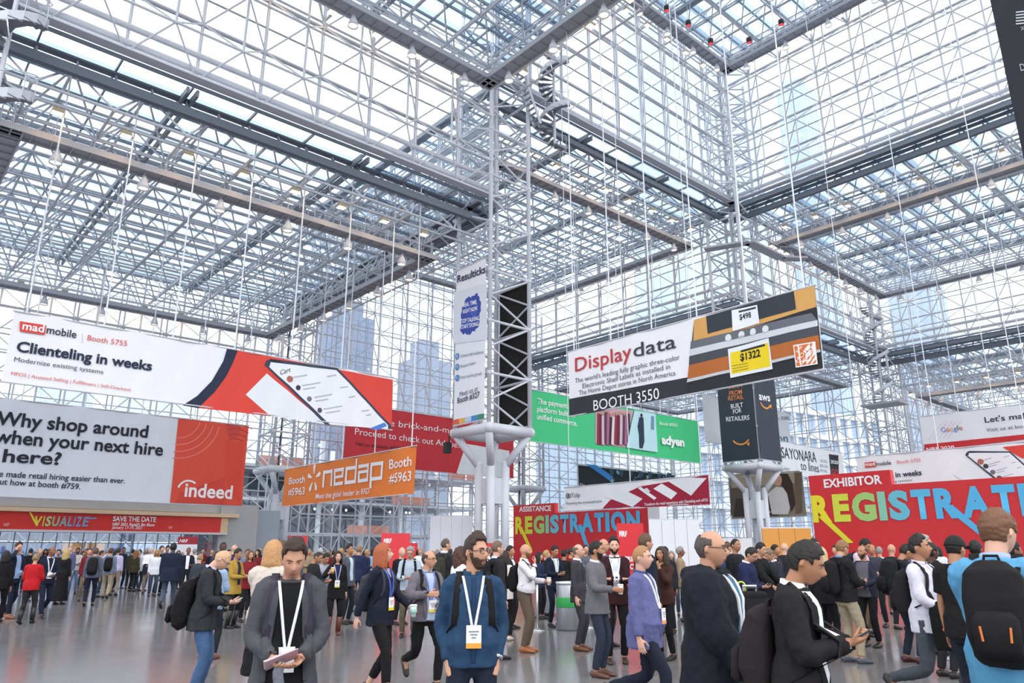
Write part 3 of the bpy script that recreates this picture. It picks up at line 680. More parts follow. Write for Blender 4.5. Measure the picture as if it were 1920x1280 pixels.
# white and crimson banner
b = Banner('hanging_banner', 'low white and crimson banner with drawn devices, above the left registration board', 'banner', X=5, box=(.78, 10.8, 3.96, 5.33), seed=7, amp=.02)
b.poly('crimson_field', [(1131, 953), (1145, 937), (1200, 912), (1328, 890), (1332, 946.5), (1132, 953)], '#a51c3a')
b.poly('printed_tablet', [(1133, 930), (1154, 910), (1206, 935), (1186, 950)], '#eef0f4'); b.poly('printed_phone', [(1226, 916), (1241, 906), (1270, 924), (1259, 936)], '#f4f4f7'); b.poly('printed_tablet', [(1250, 900), (1280, 895), (1326, 896), (1297, 929)], '#f1f2f5')
b.poly('printed_watch', [(1197, 915), (1202, 912), (1232, 933), (1228, 937)], '#f4f4f7'); b.poly('printed_watch', [(1208, 918), (1214, 914), (1221, 921), (1214, 925)], '#e2e4ea')
for k in range(3): b.disc('tulip_mark', (1065.5+(k % 2)*3.2, 929.5+k*1.3-1.5), .12, '#4a4a52', r_in=.08)
b.text('Tulip', (1072, 932.5), (1088, 931), 8, '#4a4a52'); b.text('Powering the connected store', (1063, 946), (1130, 941.5), 5, '#4a4a52')
b.text('Transform the retail experience with Clienteling and mPOS', (1210, 948), (1329, 939.5), 5, WH, .01); b.text('Personalized | Seamless | Secure', (1258, 952.6), (1329.5, 947.8), 4.5, WH)
b.cables(45.9, 3, .026, 'thin cable holding the white and crimson banner', 'cables holding the crimson banner')
# dark blue banner behind it
b = Banner('hanging_banner', 'dark banner with a blue slash, behind the white and crimson one', 'banner', Y=9, box=(16.55, 29.2, 6.2, 8.36), col='#23282f', seed=8, amp=.02)
b.poly('blue_slash', [(1097, 869.5), (1118, 872), (1149, 893), (1149, 905)], '#3f8fe0'); b.text('Discover', (1087, 912), (1126, 917), 6, WH)
for k in range(26): b.disc('city_light', (1140+rn.random()*125, 879+rn.random()*26), .06+.1*rn.random(), ['#6fa3c4', '#8fb2c4', '#4a7390'][k % 3], n=8)
for k in range(7): x = 1142+k*18; b.poly('printed_wave', [(x, 879+k), (x+9, 882+k), (x+6, 893+k), (x+2, 892+k)], '#35566e')
b.cables(31.2, 4, .026, 'thin cable holding the dark banner with a blue slash', 'cables holding the dark blue banner')
# picture banner behind the right column
b = Banner('hanging_banner', 'picture banner of a woman in white, behind the legs of the dark wrapped column', 'banner', X=33, box=(-5.85, 1.25, 4.5, 8.15), col='#8c8272', seed=9, amp=.02)
b.poly('printed_shelf', [(1370, 910), (1400, 905), (1400, 960), (1370, 966)], '#5d5348'); b.poly('printed_wall', [(1372, 889), (1500, 882), (1500, 905), (1372, 915)], '#a79a86'); b.poly('printed_table', [(1380, 935), (1460, 928), (1460, 966), (1375, 969)], '#3b352f')
b.poly('printed_sleeve', [(1440, 925), (1456, 912), (1478, 915), (1484, 945), (1478, 964), (1448, 964)], '#d8d4d2'); b.poly('printed_hair', [(1462, 888), (1476, 886), (1486, 905), (1492, 945), (1484, 960), (1476, 925), (1466, 910)], '#3b2c25'); b.disc('printed_face', (1458, 899), .42, '#c89b80', sq=1.3)
b.poly('printed_door', [(1490, 886), (1503, 885), (1504, 960), (1492, 962)], '#6b5a46'); b.text('retailsurf.com', (1432, 962), (1459, 959.5), 4, WH)
b.cables(22.1, 3, .026, 'thin cable holding the picture banner', 'cables holding the picture banner')
# white "lines" banner
b = Banner('hanging_banner', 'white banner with thin tall lettering and a dark phone, right of the dark wrapped column', 'banner', Y=3, box=(31.5, 50.1, 8.6, 11.65), seed=10, amp=.02, col='#f1f2f5')
b.text('SAYONARA', (1466, 858), (1531, 867), 20, '#3c3c44'); b.text('to lines', (1502, 880), (1536, 885.5), 16, '#5b5b64'); b.text('#5937', (1466, 881), (1481, 883.5), 6, '#8a8a92')
for k, tx in enumerate(('SOLVED', 'ESL IN', 'RETAIL')): b.text(tx, (1538, 866+k*9), (1551, 868+k*9), 5, '#a5a5ac')
b.poly('printed_phone', [(1554, 851), (1571, 853.5), (1573, 892), (1557, 890)], '#2b2a30'); b.text('2020', (1557, 868), (1571, 870), 6, WH, .02); b.text('GO', (1559, 889), (1572, 890.5), 10, '#d8413c', .02)
b.cables(22.1, 3, .026, 'thin cable holding the white banner with thin tall lettering', 'cables holding the thin-letter banner')
# pale grey banner behind the wrapped column
b = Banner('hanging_banner', 'pale grey banner showing only its right end behind the dark wrapped column', 'banner', Y=6, box=(30, 45.4, 11.2, 15.6), seed=11, amp=.02, col='#d5d8dc')
b.text('Booth 3200', (1438, 787), (1481, 786.5), 6, '#555a63'); b.text('amazon', (1414, 827), (1477, 829), 16, '#2f5f82')
b.cables(22.1, 3, .026, 'thin cable holding the pale grey banner', 'cables holding the pale grey banner')
# right-hand white banners
b = Banner('hanging_banner', 'pale banner with colourful lettering at the right edge, topmost of the white ones', 'banner', X=40, box=(8.6, 17.2, 9.3, 12.68), seed=12, amp=.02, col='#ecebf0')
b.poly('red_strip', [(1733, 833), (1922, 814), (1922, 824), (1733, 846)], '#cf3034'); b.text('NRF 2020', (1738, 845.5), (1790, 841), 6, WH, .02)
for k in range(5): b.poly('printed_line', [(1740+k*9, 826-k), (1768+k*9, 790-k), (1769+k*9, 790-k), (1741+k*9, 826-k)], '#e2c9d0')
for ch, x, c_ in zip('Google', (1765, 1775, 1782.2, 1789, 1796, 1799.5), ('#4a84e0', '#dd4b3e', '#f0b429', '#4a84e0', '#3c9b57', '#dd4b3e')): b.text(ch, (x, 810-(x-1765)*.11), (x+(9 if ch == 'G' else 2 if ch == 'l' else 6.3), 810-(x-1765)*.11), 9, c_)
b.text("Let's make", (1847, 792), (1940, 782), 10, '#3a3a42', .012); b.text('Visit us at booth', (1850, 809), (1935, 800.5), 6.5, '#63636b')
b.cables(31.2, 4, .032, 'thin cable holding the topmost white banner at the right edge', 'cables holding the colourful-letter banner')
b = Banner('hanging_banner', 'white banner with a large phone above the right registration board', 'banner', X=20, box=(11.6, 21.2, 4.9, 7.35), seed=13, amp=.02)
M2 = lambda x, y: (1811+(x-497)*.62, 846+(y-673)*.60-(x-497)*.075)
b.poly('red_field', [(1880, 838), (1935, 832), (1935, 862), (1915, 858)], '#df463a')
phone_art(b, M2, False)
b.poly('logo_tab', [(1622, 867), (1643, 864.5), (1643.5, 875), (1622.5, 877)], '#dd4a41'); b.text('mad', (1624, 874), (1642, 872), 7, WH, .02); b.text('mobile', (1644, 873), (1672, 870.5), 7, INK, .012); b.text('Booth 5755', (1683, 869), (1727, 865), 6, '#dc5a50')
b.text('Clienteling in weeks', (1620, 900), (1729, 890), 9, NAVY, .025); b.text('Modernize existing systems', (1622, 909), (1711, 901.5), 4.5, '#4a4e5e')
b.cables(45.9, 3, .026, 'thin cable holding the white phone banner above the right registration board', 'cables holding the right phone banner')

# registration boards: red walls with big lettering
def reg(b, title, tp0, tp1, tcap, word, p0, p1, cap, strokes, tab):
    b.text(title, tp0, tp1, tcap, WH, .03)
    cols = ['#f2e335', '#dbe24a', '#a9d27a', '#8fd0b4', '#6fc4d8', '#5fbfe6', '#5cbcea', '#5cbcea', '#5cbcea', '#5cbcea', '#5cbcea', '#5cbcea']
    wts = {'I': .42, 'R': .95, 'E': .82, 'G': 1.1, 'S': .9, 'T': .85, 'A': 1.08, 'O': 1.18, 'N': 1.08}
    u0, z0 = b.uv(*p0); u1, z1 = b.uv(*p1); h = b.uv(p0[0], p0[1]-cap)[1]-z0
    W = sum(wts[c] for c in word[:7]); x = u0; k_ = (u1-u0)/W   # p1: where the eighth letter starts
    for c, cl in zip(word, cols):
        wd = wts[c]*k_; b.text(c, (x+.04*k_, z0), (x+wd-.06*k_, z0), h*.93, cl, .055, px=False, name='big_letter'); x += wd
    for cl, pts in strokes: b.poly('stroke', pts, cl)
b = Banner('registration_board', 'red registration board on the left with rainbow lettering, behind the queue', 'board', X=8, box=(-7.2, 4.62, 0, 4.12), col='#d82b33', amp=0, poles=False, thick=.3, rough=.5)
b.root.name = 'registration_board'
t_ = MB(); p_ = b.P(-7.2, 4.12, raw=True)-b.c; e_ = b.P(-3.1, 4.75, raw=True)-b.c; t_.b2((p_[0], e_[1], p_[2]), (p_[0]+.3, p_[1], e_[2])); t_.build('raised_tab', mat('#d82b33', .5), b.root)
reg(b, 'ASSISTANCE', (974, 959), (1034, 957), 9, 'REGISTRATION', (966, 999), (1090, 993), 30, [('#f2e335', [(973, 987), (979, 987), (1000, 1032), (993, 1032)]), ('#5cbcea', [(1084, 984), (1091, 983), (1107, 1030), (1100, 1031)])], None)
t_ = MB(); a_ = b.P(4.62, 0, raw=True)-b.c; t_.b2((a_[0]-.15, a_[1]-.85, 0), (a_[0]+.5, a_[1]-.02, 4.35)); t_.build('end_post', mat('#e9eaee', .5), b.root)
b = Banner('registration_board', 'big red registration board at right with rainbow lettering and yellow stroke', 'board', X=8, box=(14.45, 26.5, 0, 4.55), col='#d6262c', amp=0, poles=False, thick=.35, rough=.5)
t_ = MB(); p_ = b.P(14.45, 4.55, raw=True)-b.c; e_ = b.P(18.3, 5.2, raw=True)-b.c; t_.b2((p_[0], e_[1], p_[2]), (p_[0]+.35, p_[1], e_[2])); t_.build('raised_tab', mat('#d6262c', .5), b.root)
reg(b, 'EXHIBITOR', (1546, 914), (1655, 906), 15, 'REGISTRATION', (1524, 976), (1804, 962), 47, [('#e8e236', [(1534, 968), (1546, 966), (1601, 1017), (1589, 1018)]), ('#5cbcea', [(1770, 950), (1786, 946), (1850, 1000), (1836, 1002)])], None)

# smaller boards standing on the floor
def stand(label, px, D, w_, z0, z1, col, lines, cat='sign', foot=True):
    c = at(px, 1035, D=D); f = math.atan2(CAM[1]-c[1], CAM[0]-c[0])+math.pi/2
    g = thing('sign_board', label, cat, (c[0], c[1], 0), f)
    q = MB(); q.b2((-w_/2, -.03, z0), (w_/2, .03, z1)); q.build('panel', mat(col, .5), g)
    q = MB()
    if foot: q.b2((-w_/2, -.25, 0), (w_/2, .25, .04)); [q.b2((s*w_*.45-.02, -.02, 0), (s*w_*.45+.02, .02, z0+.1)) for s in (-1, 1)]
    if foot: q.build('base', mat('#c8cad0', .4), g)
    for tx, z, h, wd, cl, bo in lines:
        bm = text_bm(tx, bo); xs = [v.co.x for v in bm.verts]; x0, x1 = min(xs), max(xs)
        for v in bm.verts: v.co = Vector(((v.co.x-x0)/(x1-x0)*wd-w_*.5+w_*.09, -.036, z+v.co.y/CAPH*h))
        me = bpy.data.meshes.new('lettering'); bm.to_mesh(me); bm.free(); link('lettering', me, mat(cl, .6), g)
    return g
stand('red sign with white lettering right before the left registration board', 1183, 18, .62, .2, 2.28, '#d2282f', [('NRF', 1.98, .12, .18, WH, .03), ('2020', 2.06, .05, .1, WH, .01), ('REPRINT', 1.42, .11, .42, WH, .02), ('POLICY', 1.25, .11, .36, WH, .02)])
stand('red sign with white lettering behind the red-haired woman', 741, 22, .82, .2, 2.15, '#d7313a', [('NRF', 1.88, .12, .22, WH, .03), ('2020', 1.95, .05, .11, WH, .01), ('SO', 1.52, .12, .2, WH, .02)])
stand('small red header sign at the back, left of the grey blazer man', 557, 38, .9, 1.5, 2.42, '#d7313a', [('NRF', 2.05, .16, .3, WH, .03)])
g = stand('white kiosk with a dark red header under the red fascia', 350, 42, 1.0, .0, 2.05, '#eceef2', [('NRF', 2.15, .16, .4, WH, .02)], 'kiosk', False)
q = MB(); q.b2((-.5, -.033, 2.05), (.5, .033, 2.45)); q.build('header', mat('#a8202c', .5), g)
stand('small red sign at the foot of the middle column', 905, 34, .95, 1.2, 2.02, '#d7313a', [('2020', 1.6, .14, .5, WH, .02)])
stand('tiny red sign in the crowd right of the red-haired woman', 772, 40, .6, 1.3, 2.1, '#d7313a', [('ASK', 1.75, .16, .4, WH, .02)])
# white panel walls and the orange cafe wall
def panel(label, xa, ya, xb, D, col, cat, wh=None, seams=4):
    a, c = at(xa, 1035, D=D), at(xb, 1035, D=D); h = at(xa, ya, D=D)[2] if wh is None else wh
    m_ = (a+c)/2; L = np.linalg.norm((c-a)[:2]); g = thing('panel_wall', label, cat, (m_[0], m_[1], 0), math.atan2((c-a)[1], (c-a)[0]))
    for i in range(seams): q = MB(); q.b2((-L/2+L*i/seams+.008, -.05, 0), (-L/2+L*(i+1)/seams-.008, .05, h)); q.build('panel', mat(col, .5), g)
    q = MB(); q.b2((-L/2, -.04, h), (L/2, .04, h+.06)); q.build('top_rail', mat('#d5d7dc', .4), g)
    return g
panel('white panel wall left of the legs of the middle column', 805, 968, 886, 44, '#e6e8ef', 'partition')
panel('white panel wall right of the left registration board', 1219, 975, 1314, 36, '#ebecf1', 'partition')
panel('low white counter wall behind the navy suits at right centre', 1316, 1010, 1412, 48, '#eceded', 'partition')
g = panel('orange and white cafe wall left of the right registration board', 1432, 1000, 1524, 34, '#e19a45', 'partition', 2.65, 3)
# entrance hall front at the far left: concrete beam, warm cream soffit, red fascia, glazed doors
WL = thing('entrance_front', 'low entrance front with a red fascia and glazed doors, far left', 'entrance', (-14.5, 23.5, 0))
def part(name, lo, hi, m): q = MB(); q.b2(lo, hi); return q.build(name, m, WL, off=WL.location)
CONC = mat('#b6b4b4', .8, 0, .08, 1.5)
part('upper_beam', (-29, 23.0, 4.35), (-4.9, 24.6, 5.3), CONC); part('soffit', (-29, 22.4, 4.05), (-5.2, 24.4, 4.3), mat('#e9c9a4', .6)); part('pier', (-6.4, 22.8, 0), (-3.6, 24.8, 5.0), CONC); part('pier', (-3.55, 23.4, 0), (-1.6, 24.6, 4.7), mat('#a7adb9', .7))
part('fascia', (-29, 22.6, 2.98), (-6.4, 22.8, 4.02), mat('#dd2f2a', .5)); part('fascia_return', (-6.4, 22.6, 2.98), (-5.9, 23.2, 4.02), mat('#e3c29a', .6)); part('lower_trim', (-29, 22.5, 2.84), (-5.9, 22.9, 2.98), mat('#d9d4d2', .5))
q = MB()
for i in range(30): x = -28.6+i*.76; q.b2((x-.025, 23.3, 0), (x+.025, 23.36, 2.9))
q.b2((-29, 23.28, 2.2), (-6.4, 23.36, 2.26)); q.build('door_frame', mat('#6e747e', .4), WL, off=WL.location)
part('door_glass', (-29, 23.32, 0), (-6.4, 23.34, 2.88), glass_mat('door_glazing', (.8, .86, .93), .12))
fb = Banner('fascia_lettering', 'x', 'x', Y=22.58, box=(-20, -19.9, 3, 3.1), amp=0, poles=False); FR = fb.root; 
fc = ['#f3e34a', '#dfe06a', '#c2d58a', '#a3c8a4', '#8fb6ba', '#86a6c4', '#8aa0c8', '#90a0c8', '#90a0c8']
for ch, x, c_ in zip('VISUALIZE', (64, 79, 84, 95, 107, 119, 130, 139, 145, ), fc): pass
xs_ = [(63, 77), (78.5, 82), (83.5, 95), (96.5, 110), (110, 124), (125.5, 135), (136.5, 140), (141, 152), (153, 166)]
for ch, (xa, xb), c_ in zip('VISUALIZE', xs_, fc): fb.text(ch, (xa, 985+(xa-63)*.012), (xb, 985+(xb-63)*.012), 17, c_, .03, shear=.12)
fb.poly('stroke', [(54, 960), (58, 960), (72, 985), (67, 985)], '#f3e34a'); fb.poly('stroke', [(160, 970), (181, 970), (181, 973), (160, 973)], '#90a0c8')
fb.text('SAVE THE DATE', (211, 976.5), (292, 978), 9, WH, .025); fb.text("NRF 2021 Retail's Big Show", (210, 985), (290, 986.5), 5.5, WH, .02, shear=.15); fb.text('January 17-19, 2021', (209, 991), (266, 992), 5.5, WH, .01, shear=.15)
fb.text('NRF', (6, 986), (17, 986.3), 6, '#f0b0a8', .02); fb.text('NRF', (315, 991), (323, 991.2), 5, '#f0b0a8', .02)
for c_ in list(FR.children):
    c_.parent = WL; c_.location = np.array(FR.location)-np.array(WL.location)
bpy.data.objects.remove(FR)
# the lit hall seen through those doors
HL = thing('hall_display', 'blue lit display wall and dark ceiling strip lights seen through the entrance doors', 'display', (-16, 32, 0))
def hp(name, lo, hi, m): q = MB(); q.b2(lo, hi); return q.build(name, m, HL, off=HL.location)
hp('back_panel', (-29, 38, 0), (-4, 38.2, 4), mat('#7d9fd0', .6)); hp('blue_screen', (-24, 37.6, .2), (-9, 37.9, 1.7), mat('#7fb4f0', .5, emit=1.1)); hp('white_glow_panel', (-29, 37.6, .6), (-24.5, 37.9, 2.6), mat('#eef2fa', .5, emit=1.0)); hp('side_panel', (-8.6, 37.6, .2), (-4, 37.9, 3.0), mat('#dfe7f4', .5, emit=.8)); hp('dark_soffit', (-29, 30, 2.4), (-4, 38, 2.9), mat('#454a58', .7))  # white panel is added, glowing so the hall inside looks bright
for k in range(3): hp('strip_light', (-26, 31+k*2.2, 2.34), (-6, 31.15+k*2.2, 2.39), mat('#ffffff', emit=4.))
hp('orange_screen', (-13.2, 37.4, 1.7), (-10.2, 37.6, 2.9), mat('#f0a95a', .5, emit=.7)); hp('pink_screen', (-13.2, 37.35, .9), (-10.2, 37.5, 1.7), mat('#e79ac8', .5, emit=.7))

# banners wrapped round the columns: part of no column, so things of their own
def wrap(label, X=None, Y=None, box=None, col='#2b3038', flip=False, **k):
    return Banner('column_banner', label, 'banner', X=X, Y=Y, box=box, col=col, amp=.012, **k)
b = wrap('tall white banner with a blue paint splash on the middle column', X=-1.72, box=(-1.4, 1.38, 8.55, 18.0), col='#eef0f6', seed=3)
def mp(x, y): return (x, y)
b.text('Resulticks', (858, 530), (911, 511), 13, '#2c3350', .02)
sp = []
rn = random.Random(8)
cu, cz = b.uv(883, 590)
for k in range(72):
    a = 2*math.pi*k/72; c_, s_ = math.cos(a), math.sin(a); r = (abs(c_)**3.2+abs(s_)**3.2)**(-1/3.2)*(1+.05*math.sin(7*a)+.035*math.sin(17*a+1)+(.05 if k % 6 == 0 else 0)); sp.append((cu+.88*r*c_+.10*s_, cz+1.12*r*s_))
b.poly('pale_field', [(852, 548), (914, 530), (914, 636), (850, 645)], '#e2e6ef')
b.poly('paint_splash', sp, '#3a4fa8', px=False); b.poly('paint_splash', [((u-cu)*.8+cu-.05, (z-cz)*.72+cz+.1) for u, z in sp], '#4b6cc4', px=False)
for tx, x0, x1, y in (('REAL TIME.', 869, 895, 576), ('RIGHT NOW.', 869, 896, 588), ('STOP TALKING.', 864, 900, 606.5), ('START DOING.', 865, 899, 617)): b.text(tx, (x0, y), (x1, y-7), 7, WH, .02)
for k, y in enumerate((668, 688, 708.5)):
    b.disc('round_icon', (858, y), .19, '#3f7fc4'); b.disc('round_icon', (858, y), .1, '#dbe7f5', r_in=.06); b.text(('Connect with audiences', 'Measure impact', 'Power top-line growth')[k], (864, y+2), ((907, 893, 904)[k], y-6), 6, '#7a7f90')
b.text('Meet us at', (862, 744), (897, 732), 9, '#5e6272'); b.text('Booth #327', (858, 756), (900, 744), 10, '#343848', .01)
for k, c_ in enumerate(('#d9644a', '#ecb25a', '#b9d3ee', '#4a8fd0', '#3f8f6e')):
    u0 = -1.4+k*.556; b.poly('colour_strip', [(u0, 8.62), (u0+.55, 8.62), (u0+.55, 8.9), (u0, 8.9)], c_, px=False)
b2 = Banner('column_banner', 'black back of a banner on the far side of the middle column', 'banner', X=1.72, box=(-1.4, 1.4, 8.6, 17.6), col='#23211f', amp=.01, rough=.9)
b = wrap('dark slate banner with orange and white lettering, left face of the right-centre column', X=U-1.72, box=(-1.62, 1.62, 8.6, 17), col='#343c48', seed=1)
for k, (tx, c_) in enumerate((('BORN', '#e8924a'), ('FROM', '#e8924a'), ('RETAIL', '#e8924a'), ('BUILT', WH), ('FOR', WH), ('RETAILERS', WH))):
    y = (729, 741.5, 751, 766, 776, 790)[k]; x0, x1 = ((1367, 1392), (1368, 1392), (1366, 1395), (1371, 1394), (1375, 1391), (1362, 1406))[k]; b.text(tx, (x0, y), (x1, y-3.5), 8.2, c_, .012)
b.disc('smile_mark', (1389, 812), .95, '#f0a04a', r_in=.82, a0=math.radians(215), a1=math.radians(320), n=16)
b.poly('smile_mark', [(1400, 832), (1406, 828), (1405, 836)], '#f0a04a')
b = wrap('dark slate banner with white logo and orange swoosh, right face of the right-centre column', Y=-1.72, box=(U-1.6, U+1.6, 8.6, 17), col='#3a404c', seed=2)
b.text('aws', (1422.5, 749), (1444, 752.5), 14, WH, .02); b.disc('smile_mark', (1433.5, 744), 1.0, '#f0a04a', r_in=.86, a0=math.radians(215), a1=math.radians(322), n=16)
b.poly('smile_mark', [(1441, 760), (1446.5, 758), (1446, 766)], '#f0a04a')
DX, DY = LD.location.x, LD.location.y
b = wrap('near black banner hanging in at the top right corner', X=DX-1.72, box=(-DY-1.62, -DY+1.62, 9.9, 24), col='#22252d', seed=4)
for k in range(5): b.poly('logo_bar', [(1905, 22+k*5.5), (1926, 20+k*5.5), (1926, 22.5+k*5.5), (1905, 24.5+k*5.5)], '#c9ccd2')
b.text('X', (1915, 58), (1922, 57), 8, '#b9bcc4'); b.text('D', (1915, 134), (1924, 133), 14, '#b9bcc4')
# ------------------------------------------------------------------ people
def rotx(a): return np.array([[1, 0, 0], [0, math.cos(a), -math.sin(a)], [0, math.sin(a), math.cos(a)]])
def rotz(a): return np.array([[math.cos(a), -math.sin(a), 0], [math.sin(a), math.cos(a), 0], [0, 0, 1]])
def unit(v): v = np.asarray(v, float); return v/(np.linalg.norm(v)+1e-9)
def loft(mb, pts, rad, n=12, ref=None, power=2.0, caps=True):
    """tube through pts; rad: r or (rx, ry) per point; ref: direction of rx"""
    pts = np.asarray(pts, float); m_ = len(pts); V = []; prev = None
    for i in range(m_):
        d = unit(pts[min(i+1, m_-1)]-pts[max(i-1, 0)])
        if ref is not None: u = np.asarray(ref, float)
        elif prev is not None: u = prev
        else: u = np.array([1., 0, 0]) if abs(d[0]) < .8 else np.array([0, 1., 0])
        u = unit(u-d*(u@d)); v = np.cross(d, u); prev = u
        rx, ry = rad[i] if np.ndim(rad[i]) else (rad[i], rad[i])
        for j in range(n):
            a = 2*math.pi*j/n; c, s = math.cos(a), math.sin(a); e = 2/power
            V.append(pts[i]+u*rx*math.copysign(abs(c)**e, c)+v*ry*math.copysign(abs(s)**e, s))
    F = [(i*n+j, i*n+(j+1) % n, (i+1)*n+(j+1) % n, (i+1)*n+j) for i in range(m_-1) for j in range(n)]
    if caps:
        c0 = pts[0]; c1 = pts[-1]; k = len(V); V += [c0, c1]
        for j in range(n): F.append((k, (j+1) % n, j)); F.append((k+1, (m_-1)*n+j, (m_-1)*n+(j+1) % n))
    return mb.raw(V, F)
def resample(pts, rad, k=4):
    pts = np.asarray(pts, float); rad = np.array([r if np.ndim(r) else (r, r) for r in rad], float)
    P = np.vstack([2*pts[0]-pts[1], pts, 2*pts[-1]-pts[-2]]); R = np.vstack([rad[0], rad, rad[-1]]); o, q = [], []
    for i in range(len(pts)-1):
        for s in range(k):
            t_ = s/k; a, b, c, d = P[i:i+4]
            o.append(.5*(2*b+(c-a)*t_+(2*a-5*b+4*c-d)*t_*t_+(3*b-a-3*c+d)*t_**3)); q.append(R[i+1]*(1-t_)+R[i+2]*t_)
    o.append(pts[-1]); q.append(rad[-1]); return np.array(o), [tuple(r) for r in q]
def ik(a, b, l1, l2, pole):
    a, b = np.asarray(a, float), np.asarray(b, float); d = b-a; L = np.linalg.norm(d); mx_ = (l1+l2)*.995
    if L > mx_: b = a+d/L*mx_; d = b-a; L = mx_
    x = (l1*l1-l2*l2+L*L)/(2*L); h = math.sqrt(max(0, l1*l1-x*x)); n_ = unit(d); p = np.asarray(pole, float); p = unit(p-n_*(p@n_))
    return a+n_*x+p*h, b
def soft(name, mb, vox, m, parent, smooth=4, wr=0., seed=0, frq=14.):
    """fuse the collected shapes into one continuous skin"""
    V = np.concatenate(mb.V); me = bpy.data.meshes.new(name); me.from_pydata([tuple(v) for v in V], [], mb.F)
    bm = bmesh.new(); bm.from_mesh(me); bmesh.ops.recalc_face_normals(bm, faces=bm.faces); bm.to_mesh(me); bm.free()
    o = bpy.data.objects.new(name, me); WORK.collection.objects.link(o)
    r = o.modifiers.new('r', 'REMESH'); r.mode = 'VOXEL'; r.voxel_size = vox
    s = o.modifiers.new('s', 'SMOOTH'); s.factor = .5; s.iterations = smooth
    me2 = bpy.data.meshes.new_from_object(evaluated(o)); bpy.data.objects.remove(o); bpy.data.meshes.remove(me)
    if wr:
        n_ = len(me2.vertices); co = np.empty(n_*3); me2.vertices.foreach_get('co', co); co = co.reshape(-1, 3); no = np.empty(n_*3); me2.vertex_normals.foreach_get('vector', no); no = no.reshape(-1, 3)
        for i in range(n_):
            p = co[i]; co[i] = p+no[i]*wr*(noise.noise((p[0]*frq+seed, p[1]*frq, p[2]*frq*.55))+.5*noise.noise((p[0]*frq*2.2, p[1]*frq*2.2+seed, p[2]*frq*1.5)))
        me2.vertices.foreach_set('co', co.reshape(-1)); me2.update()
    me2.name = name; me2.materials.clear(); return link(name, me2, m, parent, True)
def head_shape(nu, nv, fem=False, jaw=1.):
    """head of about 0.23 m, nose along +y; returns points (nv+1 rings of nu)"""
    V = []; g = lambda x, s: math.exp(-(x/s)**2)
    for i in range(nv+1):
        t_ = math.pi*i/nv
        for j in range(nu):
            a = 2*math.pi*j/nu; x, y, z = math.sin(t_)*math.cos(a), math.sin(t_)*math.sin(a), math.cos(t_)
            px_, py_, pz_ = .074*x, (.098 if y > 0 else .102)*y, .117*z
            if z > 0: px_ *= 1+.05*z*(1-z)*4; pz_ *= 1-.03*abs(y)
            if z < 0:
                k = min(1, -z); px_ *= 1-(.34 if not fem else .40)*k**1.6*jaw*(1 if y > -.2 else .6)
                if y > 0: py_ += .016*k**1.5*(1-k*.2)
                else: py_ *= 1-.55*k
            if y > 0:
                py_ -= .006*g(px_, .05)*g(pz_-.05, .05)
                py_ += .027*g(px_, .0115)*g(pz_+.020, .020)*(1 if pz_ < 0 else 1)+.010*g(px_, .009)*g(pz_-.004, .022)+.006*(g(px_-.013, .008)+g(px_+.013, .008))*g(pz_+.028, .009)
                py_ += .006*g(pz_-.030, .010)*g(abs(px_)-.028, .022)
                py_ -= .011*(g(px_-.031, .016)+g(px_+.031, .016))*g(pz_-.010, .014)
                py_ += .007*g(px_, .022)*g(pz_+.060, .009)+.006*g(px_, .020)*g(pz_+.075, .007)-.004*g(px_, .02)*g(pz_+.067, .004)
                py_ += .006*g(px_, .022)*g(pz_+.100, .014)
            V.append((px_, py_, pz_))
    return np.array(V)
def grid_faces(nu, nv): return [(i*nu+j, (i+1)*nu+j, (i+1)*nu+(j+1) % nu, i*nu+(j+1) % nu) for i in range(nv) for j in range(nu)]
def hand(mb, w_, d, nrm, s, curl=.5, thumb=.5, n=7, spread=.10, sc=1.):
    """palm and five fingers from wrist w_, pointing along d, palm facing nrm; s = +1 when the thumb lies on the side of cross(d, nrm)"""
    d = unit(d); nrm = unit(np.asarray(nrm)-d*(np.asarray(nrm)@d)); sd_ = np.cross(d, nrm)*s
    P = lambda a, b, c=0.: w_+(d*a+sd_*b+nrm*c)*sc
    pts = [P(-.03, 0), P(.0, 0), P(.03, .002), P(.065, .002), P(.092, -.002)]
    loft(mb, pts, [(.026*sc, .020*sc), (.029*sc, .019*sc), (.038*sc, .017*sc), (.042*sc, .015*sc), (.037*sc, .011*sc)], 10, ref=sd_, power=2.6)
    for k, (b, L) in enumerate(((.030, .070), (.010, .080), (-.011, .074), (-.031, .056))):
        a0 = P(.085-abs(b)*.12, b); fd = unit(d+sd_*b/.031*spread); c = curl*(1+.10*k); q = [a0-fd*.012*sc, a0]; ang = c*.45
        for f in (.44, .31, .25):
            v = fd*math.cos(ang)+nrm*math.sin(ang); q.append(q[-1]+v*L*f*sc); ang += c*.75
        loft(mb, q, [.0088*sc, .0092*sc, .0088*sc, .0082*sc, .0062*sc], n)
    t0 = P(.018, .026, .004); td = unit(d*.62+sd_*.75+nrm*(.25+thumb*.6)); t1 = t0+td*.038*sc; td2 = unit(d*.85+sd_*(.35-.5*thumb)+nrm*(.2+.7*thumb)); t2 = t1+td2*.032*sc; t3 = t2+unit(td2+nrm*.2*thumb)*.024*sc
    loft(mb, [t0-td*.012*sc, t0, t1, t2, t3], [.013*sc, .0135*sc, .0105*sc, .0095*sc, .0065*sc], n)
TORSO = [(.80, .105, .085, 0), (.86, .150, .108, 0), (.93, .162, .112, -.002), (1.02, .148, .102, .004), (1.12, .142, .100, .006), (1.22, .150, .106, .006), (1.32, .158, .110, .002), (1.39, .150, .098, -.006), (1.435, .115, .076, -.012), (1.47, .075, .060, -.014), (1.50, .058, .056, -.010)]
